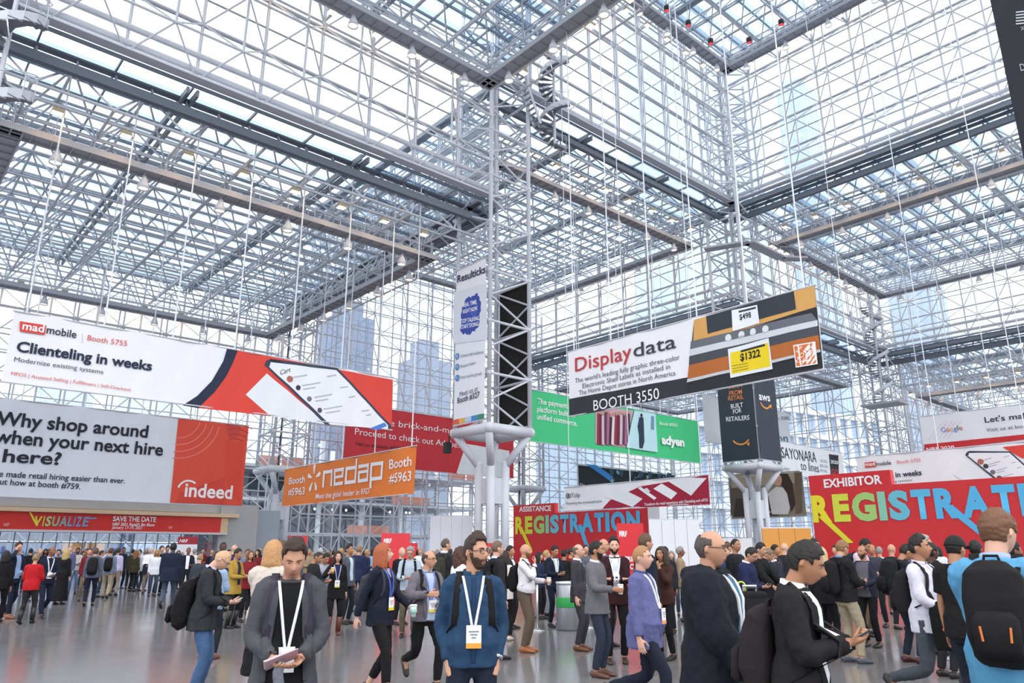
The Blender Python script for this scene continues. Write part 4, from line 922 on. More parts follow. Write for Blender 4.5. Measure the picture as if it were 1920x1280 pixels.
ARMS = {  # wrist (x outward, y forward, z), elbow pole (outward, fwd, up), palm curl
    'down': ((.232, .03, .80), (.5, -1, 0), .35), 'swing_f': ((.22, .24, .88), (.4, -1, -.2), .4), 'swing_b': ((.25, -.20, .84), (.5, -.6, 0), .4),
    'pocket': ((.168, .05, .90), (.8, -1, 0), .6), 'phone': ((.055, .29, 1.12), (.7, -.5, -.8), .9), 'phone_one': ((.10, .33, 1.12), (.7, -.5, -.8), .9),
    'phone_high': ((.055, .27, 1.20), (.7, -.5, -.8), .9), 'read': ((.085, .25, 1.03), (.75, -.7, -.5), .7), 'cup': ((.17, .33, 1.13), (.6, -.6, -.8), 1.0), 'cup_low': ((.20, .30, 1.00), (.6, -.7, -.6), 1.0), 'ear': ((.115, .10, 1.56), (.8, .3, -.9), .8),
    'chin': ((.05, .19, 1.42), (.6, .1, -1), .9), 'cross': ((-.10, .20, 1.17), (.7, .2, -.9), .4), 'strap': ((.12, .15, 1.34), (.8, -.1, -1), 1.1), 'hold_bag': ((.24, .05, .82), (.4, -1, 0), 1.2), 'hip': ((.17, .12, 1.02), (1, -.5, 0), .8),
    'forearm': ((.06, .26, 1.04), (.8, -.4, -.6), .6), 'front_low': ((.05, .20, .88), (.7, -.6, 0), .6), 'reach': ((.19, .42, 1.06), (.5, -.6, -.7), .6)}
SKIN = {'pale': '#d3a48d', 'fair': '#c69378', 'tan': '#ae7c5e', 'brown': '#8a5b42', 'dark': '#573a2c'}
def skin_mat(k): return mat(SKIN[k], .5, 0, .06, 14., spec=.4)
NP = [0]; TAKEN = []
class Person:
    pass
def person(label, px, D, H, face, top, legs, hair=None, skin='fair', L='down', R='down', lod=1, stance='stand', lean=0., head=(0, 0), hem=.80, bulk=0., belly=0., fem=False,
           shoes='#1f1c1b', sleeves=True, flare=.0, collar=None, front=None, tie=None, lanyard=None, badge=None, legw=1., skirt=None, boots=None, hood=None, glasses=None, beard=None, cap=None, scarf=None, group=None, lapel=None, crop=False, belt=None, py=None, wide=1., dress=None, vest=None, stripe=None):
    """face: 0 looks at the camera, 90 to the right of the picture, 180 away; arms L / R are the person's own"""
    NP[0] += 1; seed = NP[0]*7.3; rn = random.Random(NP[0])
    while True:
        lat = (px-960)*(D*math.cos(PITCH)-.1)/FPX
        wx = CAM[0]+D*math.cos(HEAD)+lat*math.sin(HEAD); wy = CAM[1]+D*math.sin(HEAD)-lat*math.cos(HEAD)
        if lod == 0 or all(math.hypot(wx-a, wy-b) > .52 for a, b in TAKEN): break
        D += .3
    TAKEN.append((wx, wy))
    toc = math.atan2(CAM[1]-wy, CAM[0]-wx); yaw = toc+math.radians(face)-math.pi/2
    S = H/1.75; vox = {0: .0065, 1: .010, 2: .017}[lod]; cvox = {0: .010, 1: .013, 2: .019}[lod]; n = 12 if lod < 2 else 9
    PIV = np.array([0, 0, .96]); LM = rotx(-math.radians(lean))
    def bend(p):
        p = np.asarray(p, float)
        if p.ndim == 1: return PIV+LM@(p-PIV) if p[2] > .96 else p
        return np.array([bend(q) for q in p])
    # ---- skeleton
    st = {'stand': ((.11, .0, 0, .0), (-.11, .0, 0, .0)), 'relax': ((.13, .05, 0, 0), (-.10, -.03, 0, 0)), 'stride': ((.08, .30, 0, .0), (-.08, -.30, .10, .5)), 'stride2': ((.08, -.30, .10, .5), (-.08, .30, 0, 0)),
          'step': ((.09, .18, 0, 0), (-.09, -.18, .03, .25)), 'step2': ((.09, -.18, .03, .25), (-.09, .18, 0, 0)), 'kick': ((.08, .22, 0, 0), (-.08, -.42, .20, .9)), 'kick2': ((.08, -.42, .20, .9), (-.08, .22, 0, 0))}[stance]
    drop = {'stand': 0, 'relax': .005, 'stride': .035, 'stride2': .035, 'step': .012, 'step2': .012, 'kick': .05, 'kick2': .05}[stance]
    legj = []
    for (fx, fy, fz, pit), s in zip(st, (1, -1)):
        hip = np.array([.088*s, 0, .92-drop]); ank = np.array([fx, fy, .085+fz]); kn, ank = ik(hip, ank, .43, .425, (0.12*s, 1, 0)); legj.append((hip, kn, ank, pit))
    Z = lambda p: np.asarray(p, float)-np.array([0, 0, drop])
    hy, hp_ = math.radians(head[0]), math.radians(head[1]); HR = rotz(hy)@rotx(-hp_)
    nb = bend((0, -.012, 1.485)); hc = nb+LM@(HR@np.array([0, .028, .150]))
    root_body = MB(); tors = [(bend((0, y, z)), (rx*.92*wide, ry*.92)) for z, rx, ry, y in TORSO]
    loft(root_body, [Z(p) for p, _ in tors], [r for _, r in tors], n+2, ref=(1, 0, 0), power=2.4)
    HRb = LM@HR
    loft(root_body, [Z(bend((0, -.016, 1.42))), Z(nb), Z(hc+HRb@np.array([0, -.018, -.055])), Z(hc+HRb@np.array([0, -.012, -.01]))], [.064, (.054 if not fem else .046), (.055 if not fem else .048), .05], n)
    nu, nv = {0: (64, 52), 1: (36, 30), 2: (20, 16)}[lod]
    HV0 = head_shape(nu, nv, fem); HF = grid_faces(nu, nv); HV = np.array([Z(hc+HRb@p) for p in HV0]); root_body.raw(HV, HF)
    for s in (-1, 1):
        e = MB(); loft(root_body, [Z(hc+HRb@np.array([.070*s, -.012, -.004])), Z(hc+HRb@np.array([.083*s, -.020, 0]))], [(.030, .013), (.024, .009)], 10, ref=HRb@np.array([0, 0.15, 1]))
    arms = []
    tops = MB()
    m_ = .011+bulk*.8
    for s, nm in ((1, R), (-1, L)):
        spec = ARMS[nm] if isinstance(nm, str) else nm
        sh = bend((.153*s*wide*(.93 if fem else 1), -.010, 1.405)); w_ = bend((spec[0][0]*s, spec[0][1], spec[0][2])); el, w_ = ik(sh, w_, .285, .255, LM@np.array([spec[1][0]*s, spec[1][1], spec[1][2]]))
        arms.append((s, sh, el, w_, spec, nm))
        P_, R_ = resample([bend((.09*s, -.01, 1.41)), sh, (sh*.5+el*.5), el, el*.5+w_*.5, w_], [.052, .050, .042, .037, .035, .026], 3)
        loft(root_body, [Z(p) for p in P_], R_, n)
        if lod < 2 or True:
            d = unit(w_-el)
            if nm in ('down', 'swing_f', 'swing_b', 'hold_bag'): nrm = np.array([-s, .15, 0]); d = unit(d+np.array([0, .12, -.1])); th = .3
            elif nm in ('phone', 'phone_high', 'read', 'phone_one', 'forearm'): nrm = LM@np.array([-.35*s, -.25, 1]); d = unit(d+np.array([0, .2, .1])); th = .6
            elif nm in ('cup', 'cup_low', 'reach'): nrm = np.array([-s, .1, .1]); th = .9
            elif nm in ('ear', 'chin', 'strap'): nrm = np.array([-s, .3, 0]) if nm == 'ear' else np.array([0, -1, .1]); th = .6; d = unit(d+np.array([0, 0, .4]))
            else: nrm = np.array([-s*.3, -1, 0]); th = .3
            tside = -1 if s > 0 else 1
            if np.cross(d, nrm)@np.array([0, 1, .8] if nm in ('down', 'swing_f', 'swing_b', 'hold_bag') else ([0, .2, 1] if nm in ('cup', 'cup_low', 'reach') else [s, .2, .5])) > 0: tside = 1
            else: tside = -1
            if nm not in ('pocket', 'cross'): hand(root_body, Z(w_+d*.012), d, nrm, tside, spec[2], th, 8 if lod == 0 else 6, sc=.96 if not fem else .88)
            else: loft(root_body, [Z(w_-d*.02), Z(w_+d*.05), Z(w_+d*.10)], [.026, (.036, .016), (.03, .012)], 8)
            arms[-1] += (d, nrm)
    for hip, kn, ank, pit in legj:
        P_, R_ = resample([hip+(0, 0, .0), hip*.5+kn*.5, kn, kn*.45+ank*.55, ank], [.080, .064, .048, .044, .034], 3); loft(root_body, P_, R_, n)
        fd = np.array([0, math.cos(pit), -math.sin(pit)]); loft(root_body, [ank+(0, 0, .02), ank-(0, 0, .03), ank+fd*.08-(0, 0, .05)], [.034, .036, .025], 8)
    sk = skin_mat(skin)
    body = soft('person', root_body, vox, sk, None, 3 if lod == 0 else 2)
    body.location = (wx, wy, 0); body.rotation_euler = (0, 0, yaw); body.scale = (S,)*3; tag(body, label, 'person', group)
    # ---- eyes and lips are part of the head itself
    if lod < 2:
        bm = bmesh.new(); bm.from_mesh(body.data)
        lipm = mat({'pale': '#b9716a', 'fair': '#ad6a5e', 'tan': '#98584a', 'brown': '#6e4238', 'dark': '#4a2c28'}[skin], .45)
        for q in (mat('#cfc8c2', .4), mat('#241812', .3), lipm): body.data.materials.append(q)
        for f in bm.faces:
            c = HRb.T@(np.array(f.calc_center_median())+np.array([0, 0, drop])-hc)
            if c[1] > .07 and abs(c[0]) < .023*(1-abs(c[2]+.067)/.03) and abs(c[2]+.067) < .0125: f.material_index = 3
        for s in (-1, 1):
            for (rr, yy, mi, zs_) in ((.0125, -.002, 1, .50 if head[1] < 14 else .16), (.0066, .0052, 2, .88 if head[1] < 14 else .30)):
                g = bmesh.ops.create_uvsphere(bm, u_segments=10, v_segments=8, radius=rr); ctr = hc+HRb@np.array([.0315*s, .0745+yy, .008])
                fs = set(f for v in g['verts'] for f in v.link_faces)
                for v in g['verts']: v.co = Vector(Z(HRb@(np.array(v.co)*np.array([1, 1, zs_]))+ctr))
                for f in fs: f.material_index = mi; f.smooth = True
        bm.to_mesh(body.data); bm.free()
    def headpatch(name, pred, thick, m, bump=0., fr=60.):
        """skin of hair grown from the head's own surface"""
        keep = np.array([pred(p) for p in HV0]); idx = {}; V = []; F = []
        nrm = np.array([unit(p*np.array([1/.074**2, 1/.1**2, 1/.117**2])) for p in HV0])
        for f in HF:
            if keep[list(f)].sum() >= 3:
                for v in f:
                    if v not in idx:
                        idx[v] = len(V); p = HV0[v]; t_ = thick(p)*(1 if keep[v] else .25)
                        V.append(p+nrm[v]*(t_+bump*noise.noise((p[0]*fr+seed, p[1]*fr, p[2]*fr))))
                F.append(tuple(idx[v] for v in f))
        k = len(V)
        if not k: return None
        inv = {b: a for a, b in idx.items()}; V += [HV0[inv[i]]-nrm[inv[i]]*.004 for i in range(k)]
        cnt = {}
        for f in F:
            for a, b in zip(f, f[1:]+f[:1]): cnt[(a, b)] = 1
        F2 = [tuple(i+k for i in f[::-1]) for f in F]+[(b, a, a+k, b+k) for (a, b) in cnt if (b, a) not in cnt]
        return mesh(name, [Z(hc+HRb@p) for p in V], F+F2, m, body, True)
    ang = lambda p: math.degrees(math.atan2(abs(p[0]), p[1]))   # 0 front, 180 back
    if hair:
        hcol, style = hair; hm = mat(hcol, .65, 0, .22, 60., .3)
        if style == 'short':
            def pr(p): a = ang(p); z = p[2]; return z > (.074 if a < 38 else .045 if a < 60 else .0 if a < 75 else (.016 if a < 112 else -.055))
            headpatch('hair', pr, lambda p: .006+.013*max(0, p[2]/.117)+(.005 if ang(p) > 120 else 0), hm, .007)
        elif style == 'crop':
            def pr(p): a = ang(p); z = p[2]; return z > (.080 if a < 38 else .055 if a < 60 else .005 if a < 75 else (.018 if a < 112 else -.05))
            headpatch('hair', pr, lambda p: .004+.006*max(0, p[2]/.117), hm, .003)
        elif style == 'tall':
            def pr(p): a = ang(p); z = p[2]; return z > (.078 if a < 40 else .048 if a < 60 else .0 if a < 75 else (.016 if a < 112 else -.05))
            headpatch('hair', pr, lambda p: .004+.030*max(0, p[2]/.117)**2*(1.25 if p[1] > 0 else .7), hm, .008, 40.)
        elif style == 'fringe':
            def pr(p): a = ang(p); z = p[2]; return (z < .066 if a < 150 else z < .085) and z > (9 if a < 72 else .016 if a < 112 else -.055)
            headpatch('hair', pr, lambda p: .006+.004*(ang(p) > 100), hm, .003)
        elif style == 'shave':
            def pr(p): a = ang(p); z = p[2]; return z > (.084 if a < 40 else .06 if a < 62 else .0 if a < 75 else .016 if a < 112 else -.05)
            headpatch('hair', pr, lambda p: .0025, hm)
        else:
            Lh = {'long': .30, 'bob': .17, 'mid': .22, 'curly': .24}[style]; cur = style == 'curly'
            def pr(p): a = ang(p); z = p[2]; return z > (.070 if a < 30 else .030 if a < 52 else -.02 if a < 68 else -.06)
            headpatch('hair', pr, lambda p: .014+.006*max(0, p[2]/.117), hm, .006 if not cur else .016)
            q = MB(); k = 26
            for i in range(k):
                a = math.radians(62+236*i/(k-1)); r_ = rn.uniform(.98, 1.06); c, s_ = math.sin(a), math.cos(a)
                l = Lh*(rn.uniform(.9, 1.08)); pts = [(c*.016, s_*.02-.01, .118), (c*.055, s_*.072-.004, .094), (c*.082*r_, s_*.104*r_-.004, .03), (c*.088*r_, s_*.108*r_-.006, -.04), (c*.091*r_, s_*.106*r_-.008, -.09)]
                w2 = .02*rn.uniform(-1, 1)
                pts += [(c*(.092+w2*.5)*r_, s_*.100*r_-.014, -.09-(l-.09)*.55), (c*(.085+w2)*r_, s_*.090*r_-.016, -.09-(l-.09))]
                wv = (lambda t_: (.012*math.sin(t_*9+i), .010*math.cos(t_*11+i*2), 0)) if cur else (lambda t_: (0, 0, 0))
                P_, R_ = resample([np.array(p)+np.array(wv(j)) for j, p in enumerate(pts)], [.012, .017, .018, .019, .020, .018, .008], 3)
                loft(q, [Z(hc+(HRb if z_ > -.02 else HRb)@p) for p, z_ in ((p, p[2]) for p in P_)], R_, 6)
            soft('hair_length', q, max(.009, vox), hm, body, 3, .004 if lod < 2 else 0, seed, 40.)
        if lod < 2:
            bm_ = mat(hcol if style != 'x' else '#40302a', .7)
            for s in (-1, 1):
                q = MB(); loft(q, [Z(hc+HRb@np.array(p)) for p in ((.014*s, .0955, .026), (.030*s, .0935, .0315), (.046*s, .080, .027))], [(.0045, .003), (.0045, .003), (.002, .002)], 6); q.build('eyebrow', bm_, body)
    if beard:
        bmm = mat(beard, .75, 0, .2, 60., .3)
        def prb(p):
            a = ang(p); z = p[2]
            if a < 22 and abs(z+.067) < .011 and abs(p[0]) < .021: return False
            return (z < -.046 if a < 30 else z < -.030 if a < 60 else z < .0) and a < 84 and z > -.117
        headpatch('beard', prb, lambda p: .0035 if p[2] > -.09 else .007, bmm, .002)
    if glasses:
        gm = mat(glasses, .3); q = MB()
        for s in (-1, 1):
            for k in range(12):
                a, b = 2*math.pi*k/12, 2*math.pi*(k+1)/12; q.rod(Z(hc+HRb@np.array([.032*s+.024*math.cos(a), .101-.006*abs(math.cos(a)), .008+.017*math.sin(a)])), Z(hc+HRb@np.array([.032*s+.024*math.cos(b), .101-.006*abs(math.cos(b)), .008+.017*math.sin(b)])), .0024)
            q.rod(Z(hc+HRb@np.array([.056*s, .095, .012])), Z(hc+HRb@np.array([.080*s, .0, .012])), .0026)
        q.rod(Z(hc+HRb@np.array([-.01, .106, .012])), Z(hc+HRb@np.array([.01, .106, .012])), .0024); q.build('eyeglasses', gm, body)
    if cap:
        headpatch('cap', lambda p: p[2] > (.035 if ang(p) < 60 else .02), lambda p: .016, mat(cap, .85, 0, .08, 30.))
        q = MB(); loft(q, [Z(hc+HRb@np.array(p)) for p in ((0, .08, .045), (0, .125, .042), (0, .165, .032))], [(.07, .008), (.072, .006), (.05, .004)], 12, ref=HRb@np.array([1, 0, 0])); q.build('cap_peak', mat(cap, .85), body, True)
    # ---- upper garment
    tp = MB(); rows = []
    zs = [hem]+[z for z, *_ in TORSO if z > hem+.03 and z < 1.48]+[1.485]
    T = np.array(TORSO)
    for z in zs:
        zc = max(z, .86); rx, ry, y0 = (np.interp(zc, T[:, 0], T[:, k]) for k in (1, 2, 3)); k_ = max(0, (1.0-z))*flare
        if fem and 1.05 > z: rx *= 1.03
        if fem and z > 1.3: rx *= .94
        bl = belly*math.exp(-((z-1.08)/.14)**2); bs = .022*math.exp(-((z-1.27)/.06)**2) if fem else 0
        straight = .148 if not fem else .132
        rx = max(rx, straight) if z < 1.35 else rx
        if z < 1.04: rx = max(rx, .172); ry = max(ry, (.124 if not stance.startswith(('kick', 'stride')) else .150) if not skirt else .140)
        rows.append((z, rx*wide+m_+k_+bl*.5, ry+m_+k_*.8+bl*.5+bs*.5, y0+bl*.5+bs*.5))
    loft(tp, [Z(bend((0, y, z))) for z, _, _, y in rows], [(a, b) for _, a, b, _ in rows], n+6, ref=(1, 0, 0), power=2.5)
    for s, sh, el, w_, spec, nm, *_ in arms:
        if dress == 'sleeveless': continue
        if sleeves:
            e = el*.06+w_*.94
            P_, R_ = resample([bend((.08*s, -.01, 1.405)), sh, sh*.5+el*.5, el, el*.5+w_*.5, e], [.064+m_*.8, .059+m_, .049+m_, .043+m_, .039+m_*.9, .031+m_], 3)
        else: e = sh*.35+el*.65; P_, R_ = resample([bend((.08*s, -.01, 1.405)), sh, sh*.5+el*.5, e], [.072+m_, .074+m_, .064+m_, .062+m_], 3)
        loft(tp, [Z(p) for p in P_], R_, n)
    if hood: loft(tp, [Z(bend(p)) for p in ((.13, .02, 1.45), (.10, -.09, 1.47), (0, -.14, 1.46), (-.10, -.09, 1.47), (-.13, .02, 1.45))], [.03, .05, .062, .05, .03], 10)
    tc_ = top; garment = 'jacket' if front or lapel or hood else 'top'
    tob = soft(garment, tp, cvox, cloth(tc_) if isinstance(tc_, str) else tc_, body, 3, {0: .010, 1: .007, 2: 0}[lod], seed)
    # ---- legs
    if legs:
        lg = MB(); loft(lg, [Z(p) for p in ((0, 0, .80), (0, 0, .86), (0, -.002, .93), (0, .002, 1.03))], [(.12, .09), (.162, .118), (.170, .120), (.158+belly*.3, .112+belly*.3)], n+4, ref=(1, 0, 0), power=2.4)
        for hip, kn, ank, pit in legj:
            e = ank+(0, 0, .02) if not crop else ank*.8+kn*.2; k_ = legw
            P_, R_ = resample([hip+(0, 0, .02), hip*.55+kn*.45, kn, kn*.5+ank*.5, e], [.094*k_, .083*k_, .064*k_, .060*k_, .052*k_], 3); loft(lg, P_, R_, n)
        soft('trousers', lg, cvox, cloth(legs), body, 3, {0: .009, 1: .006, 2: 0}[lod], seed+3)
    if skirt:
        sc_, z0 = skirt; q = MB(); zz = np.linspace(1.02, z0, 7)
        loft(q, [Z((0, 0, z)) for z in zz], [(.160+.11*(1.02-z), .112+.15*(1.02-z)) for z in zz], 28, ref=(1, 0, 0)); soft('skirt', q, cvox, cloth(sc_), body, 2, .012 if lod < 2 else 0, seed, 22.)
    if belt and lod < 2:
        q = MB(); loft(q, [Z((0, 0, .985)), Z((0, 0, 1.02))], [(.168+belly*.3, .122+belly*.3)]*2, 24, ref=(1, 0, 0), power=2.4); q.build('belt', mat(belt, .5), body, True)
    # ---- shoes
    for hip, kn, ank, pit in legj:
        q = MB(); fd = np.array([0, math.cos(pit), -math.sin(pit)]); ud = np.array([0, math.sin(pit), math.cos(pit)]); o = ank-ud*.085
        P = lambda a, b: o+fd*a+ud*b
        loft(q, [P(-.075, .035), P(-.055, .045), P(0, .048), P(.07, .038), P(.135, .028), P(.185, .022), P(.205, .018)], [(.022, .030), (.036, .044), (.040, .046), (.044, .036), (.045, .027), (.034, .020), (.012, .010)], 12, ref=(1, 0, 0), power=2.6)
        q.build('shoe', mat(boots or shoes, .4), body, True)
        if boots: q = MB(); loft(q, [ank-(0, 0, .04), ank*.7+kn*.3, ank*.25+kn*.75], [.052, .062, .070], 12); q.build('boot_shaft', mat(boots, .4), body, True)
    # ---- things laid on the chest follow the garment's own surface
    bvh = BVHTree.FromPolygons([v.co for v in tob.data.vertices], [tuple(p.vertices) for p in tob.data.polygons])
    fwd = LM@np.array([0, 1, 0])
    def onto(x, z, off, back=False):
        d = fwd*(-1 if not back else 1); o = Z(bend((x, 0, z)))-d*.7; h = bvh.ray_cast(Vector(o), Vector(d))
        p = np.array(h[0]) if h[0] is not None else Z(bend((x, .12*(1 if not back else -1), z))); return p-d*off
    def strip(name, st_, m, off=.006, k=4, back=False, thick=.003):
        """st_: stations (z, x0, x1)"""
        V = []; F = []; d = fwd*(1 if not back else -1)
        for z, a, b in st_:
            for j in range(k+1): V.append(onto(a+(b-a)*j/k, z, off, back))
        n1 = len(V); V += [v-d*(thick+off) for v in V]
        for i in range(len(st_)-1):
            for j in range(k): q = i*(k+1)+j; F += [(q, q+1, q+k+2, q+k+1), (q+n1+k+1, q+n1+k+2, q+n1+1, q+n1)]
        R_ = len(st_)-1
        for i in range(R_): a, b = i*(k+1), (i+1)*(k+1); F += [(a, b, b+n1, a+n1), (a+k, a+k+n1, b+k+n1, b+k)]
        return mesh(name, V, F, m, body, True)
    zt = 1.462
    if front:   # shirt seen between the jacket's edges
        fc, w0, w1, zlow = front; zz = np.linspace(zlow, zt, 12); strip('shirt_front', [(z, -(w1+(w0-w1)*((z-zlow)/(zt-zlow))), (w1+(w0-w1)*((z-zlow)/(zt-zlow)))) for z in zz], cloth(fc), .006, 6)
        if lapel and lod < 2:
            for s in (-1, 1):
                strip('lapel', [(z, s*(w1+(w0-w1)*((z-zlow)/(zt-zlow))-.006), s*(w1+(w0-w1)*((z-zlow)/(zt-zlow))+.012+.05*math.sin(math.pi*min(1, (z-zlow)/(zt-zlow)*1.02))**.8)) for z in np.linspace(zlow+.02, 1.44, 10)], cloth(lapel), .012, 4)
    if collar and lod < 2:
        q = MB(); cp = [Z(bend((.066*math.sin(a)*(1.0), -.012+.062*math.cos(a), 1.478+.012*math.cos(a+math.pi)))) for a in np.linspace(.25, 2*math.pi-.25, 16)]
        V = []; F = []
        for i, p in enumerate(cp):
            o = unit(np.array([p[0], p[1]+.012, 0])); V += [p+o*.006+(0, 0, .034), p+o*.016+(0, 0, -.012), p+o*.004+(0, 0, -.012), p-o*.002+(0, 0, .034)]
        for i in range(15):
            for j in range(4): F.append((i*4+j, i*4+(j+1) % 4, i*4+4+(j+1) % 4, i*4+4+j))
        F += [(0, 1, 2, 3), (63, 62, 61, 60)]
        mesh('collar', V, F, cloth(collar), body, True)
    if tie: strip('tie', [(z, -.02-.02*(1.44-z), .02+.02*(1.44-z)) for z in np.linspace(1.10, 1.46, 8)], cloth(tie), .012, 2)
    if stripe: strip('placket', [(z, -.014, .014) for z in np.linspace(max(hem+.04, .86), 1.46, 12)], cloth(stripe), .007, 2)
    if scarf:
        q = MB(); loft(q, [Z(bend((.085*math.sin(a), -.01+.085*math.cos(a), 1.475))) for a in np.linspace(0, 2*math.pi, 15)], [.03]*15, 8); soft('scarf', q, .01, cloth(scarf), body)
    if vest: pass
    if lanyard:
        lm = mat(lanyard, .6); bz = 1.10 if not badge or len(badge) < 4 else badge[3]
        for s in (-1, 1): strip('lanyard', [(z, s*(.012+.062*((z-bz)/(zt-bz)))-.009, s*(.012+.062*((z-bz)/(zt-bz)))+.009) for z in np.linspace(bz, zt+.01, 14)], lm, .016, 1)
        if badge:
            p = onto(0, bz-.07, .022); q = MB(); ax = [LM@np.array([1, 0, 0]), LM@np.array([0, 1, 0]), LM@np.array([0, 0, 1])]; q.box(p, (.105, .008, .15), ax=ax); bo = q.build('badge', mat(badge[0], .5), body)
            q = MB(); q.box(p+ax[1]*.002-ax[2]*.058, (.106, .010, .034), ax=ax); q.build('badge_strip', mat(badge[1], .5), bo); bo.children[0].parent = bo
            q = MB(); [q.box(p+ax[1]*.003+ax[2]*(.035-.02*i), (.07-.02*i, .010, .008), ax=ax) for i in range(3)]; q.build('badge_print', mat('#8d8f98', .6), bo)
    pr_ = Person(); pr_.body = body; pr_.S = S; pr_.Z = Z; pr_.bend = bend; pr_.onto = onto; pr_.LM = LM; pr_.lod = lod; pr_.fwd = fwd; pr_.arms = {('R' if a[0] > 0 else 'L'): a for a in arms}; pr_.m = m_; pr_.hem = hem; pr_.yaw = yaw; pr_.xy = (wx, wy); pr_.D = D
    pr_.M = Matrix.Translation((wx, wy, 0))@Matrix.Rotation(yaw, 4, 'Z')@Matrix.Scale(S, 4)
    return pr_
def worn(P, name, label, cat, group=None):
    r = thing(name, label, cat, group=group); r.matrix_world = P.M; r.location = P.M.translation; r.rotation_euler = (0, 0, P.yaw); r.scale = (P.S,)*3; return r
def backpack(P, label, col='#1c1c1f', big=1., straps=True, accent=None, z0=.98, one=False, box=True):
    g = worn(P, 'backpack', label, 'backpack'); Z, b = P.Z, P.bend; back = min(P.onto(x, z, .0, True)@P.fwd for x in (-.08, 0, .08) for z in (1.1, 1.25, 1.35)); m = cloth(col)
    f = P.fwd; base = lambda x, z, d: (lambda p: p+f*(back-d-p@f))(Z(b((x, 0, z))))
    if box:
        q = MB(); h = .46*big; zz = [z0, z0+.03, z0+.12*big, z0+.28*big, z0+.40*big, z0+h]; dd = [.05, .075, .092, .085, .070, .03]; ww = [.11, .135, .145, .145, .13, .07]
        loft(q, [base(0, z, d*1.15*big-.004) for z, d in zip(zz, dd)], [(w_*big, d*big*1.12) for w_, d in zip(ww, dd)], 16, ref=(1, 0, 0), power=3.4); soft('pack_body', q, .013, m, g, 3, .006 if P.lod < 2 else 0, 3)
        if P.lod < 2:
            q = MB(); loft(q, [base(0, z, d*big) for z, d in ((z0+.03, .20), (z0+.06, .215), (z0+.2, .21), (z0+.23, .19))], [(.08*big, .02), (.10*big, .034), (.10*big, .034), (.08*big, .02)], 14, ref=(1, 0, 0), power=3.4); q.build('front_pocket', cloth(col), g, True)
            q = MB(); tp_ = base(0, z0+h, .03); loft(q, [tp_+(-.04, 0, -.01), tp_+(-.03, 0, .035), tp_+(.03, 0, .035), tp_+(.04, 0, -.01)], [.008]*4, 6); q.build('grab_loop', m, g, True)
            if accent:
                q = MB(); 
                for s in (-1, 1): q.rod(base(s*.06, z0+.10, .245*big), base(s*.065, z0+.17, .245*big), .006)
                q.build('zip_pull', mat(accent, .5), g)
    if straps:
        for s in ((-1, 1) if not one else (one,)):
            pts = [base(s*.075, z0+.42*big, -.0)]+[P.onto(s*(.085+.02*(1.46-z)), z, .006, True) for z in (1.36, 1.42)]+[Z(b((s*.098, -.01, 1.487+P.m)))]+[P.onto(s*x, z, .010) for x, z in ((.105, 1.43), (.115, 1.37), (.122, 1.30), (.128, 1.22), (.134, 1.14))]+[Z(b((s*(.165+P.m), -.02, z0+.08)))]
            V = []; F = []; w_ = np.array([.026, 0, 0])
            for i, p in enumerate(pts):
                o = unit(p-Z(b((p[0]*.6, -.01, min(1.40, p[2]))))); o[0] *= .4; o = unit(o)
                V += [p-w_+o*.004, p+w_+o*.004, p+w_-o*.008, p-w_-o*.008]
            for i in range(len(pts)-1):
                for j in range(4): F.append((i*4+j, i*4+(j+1) % 4, i*4+4+(j+1) % 4, i*4+4+j))
            F += [(0, 1, 2, 3), tuple(len(V)-4+j for j in (3, 2, 1, 0))]
            mesh('strap', V, F, m, g, True)
    return g
def handpos(P, side, f=.085, n_=.03):
    a = P.arms[side]; d, nrm = a[6], unit(a[7]-a[6]*(a[7]@a[6])); return P.Z(a[3])+d*f+nrm*n_, d, nrm
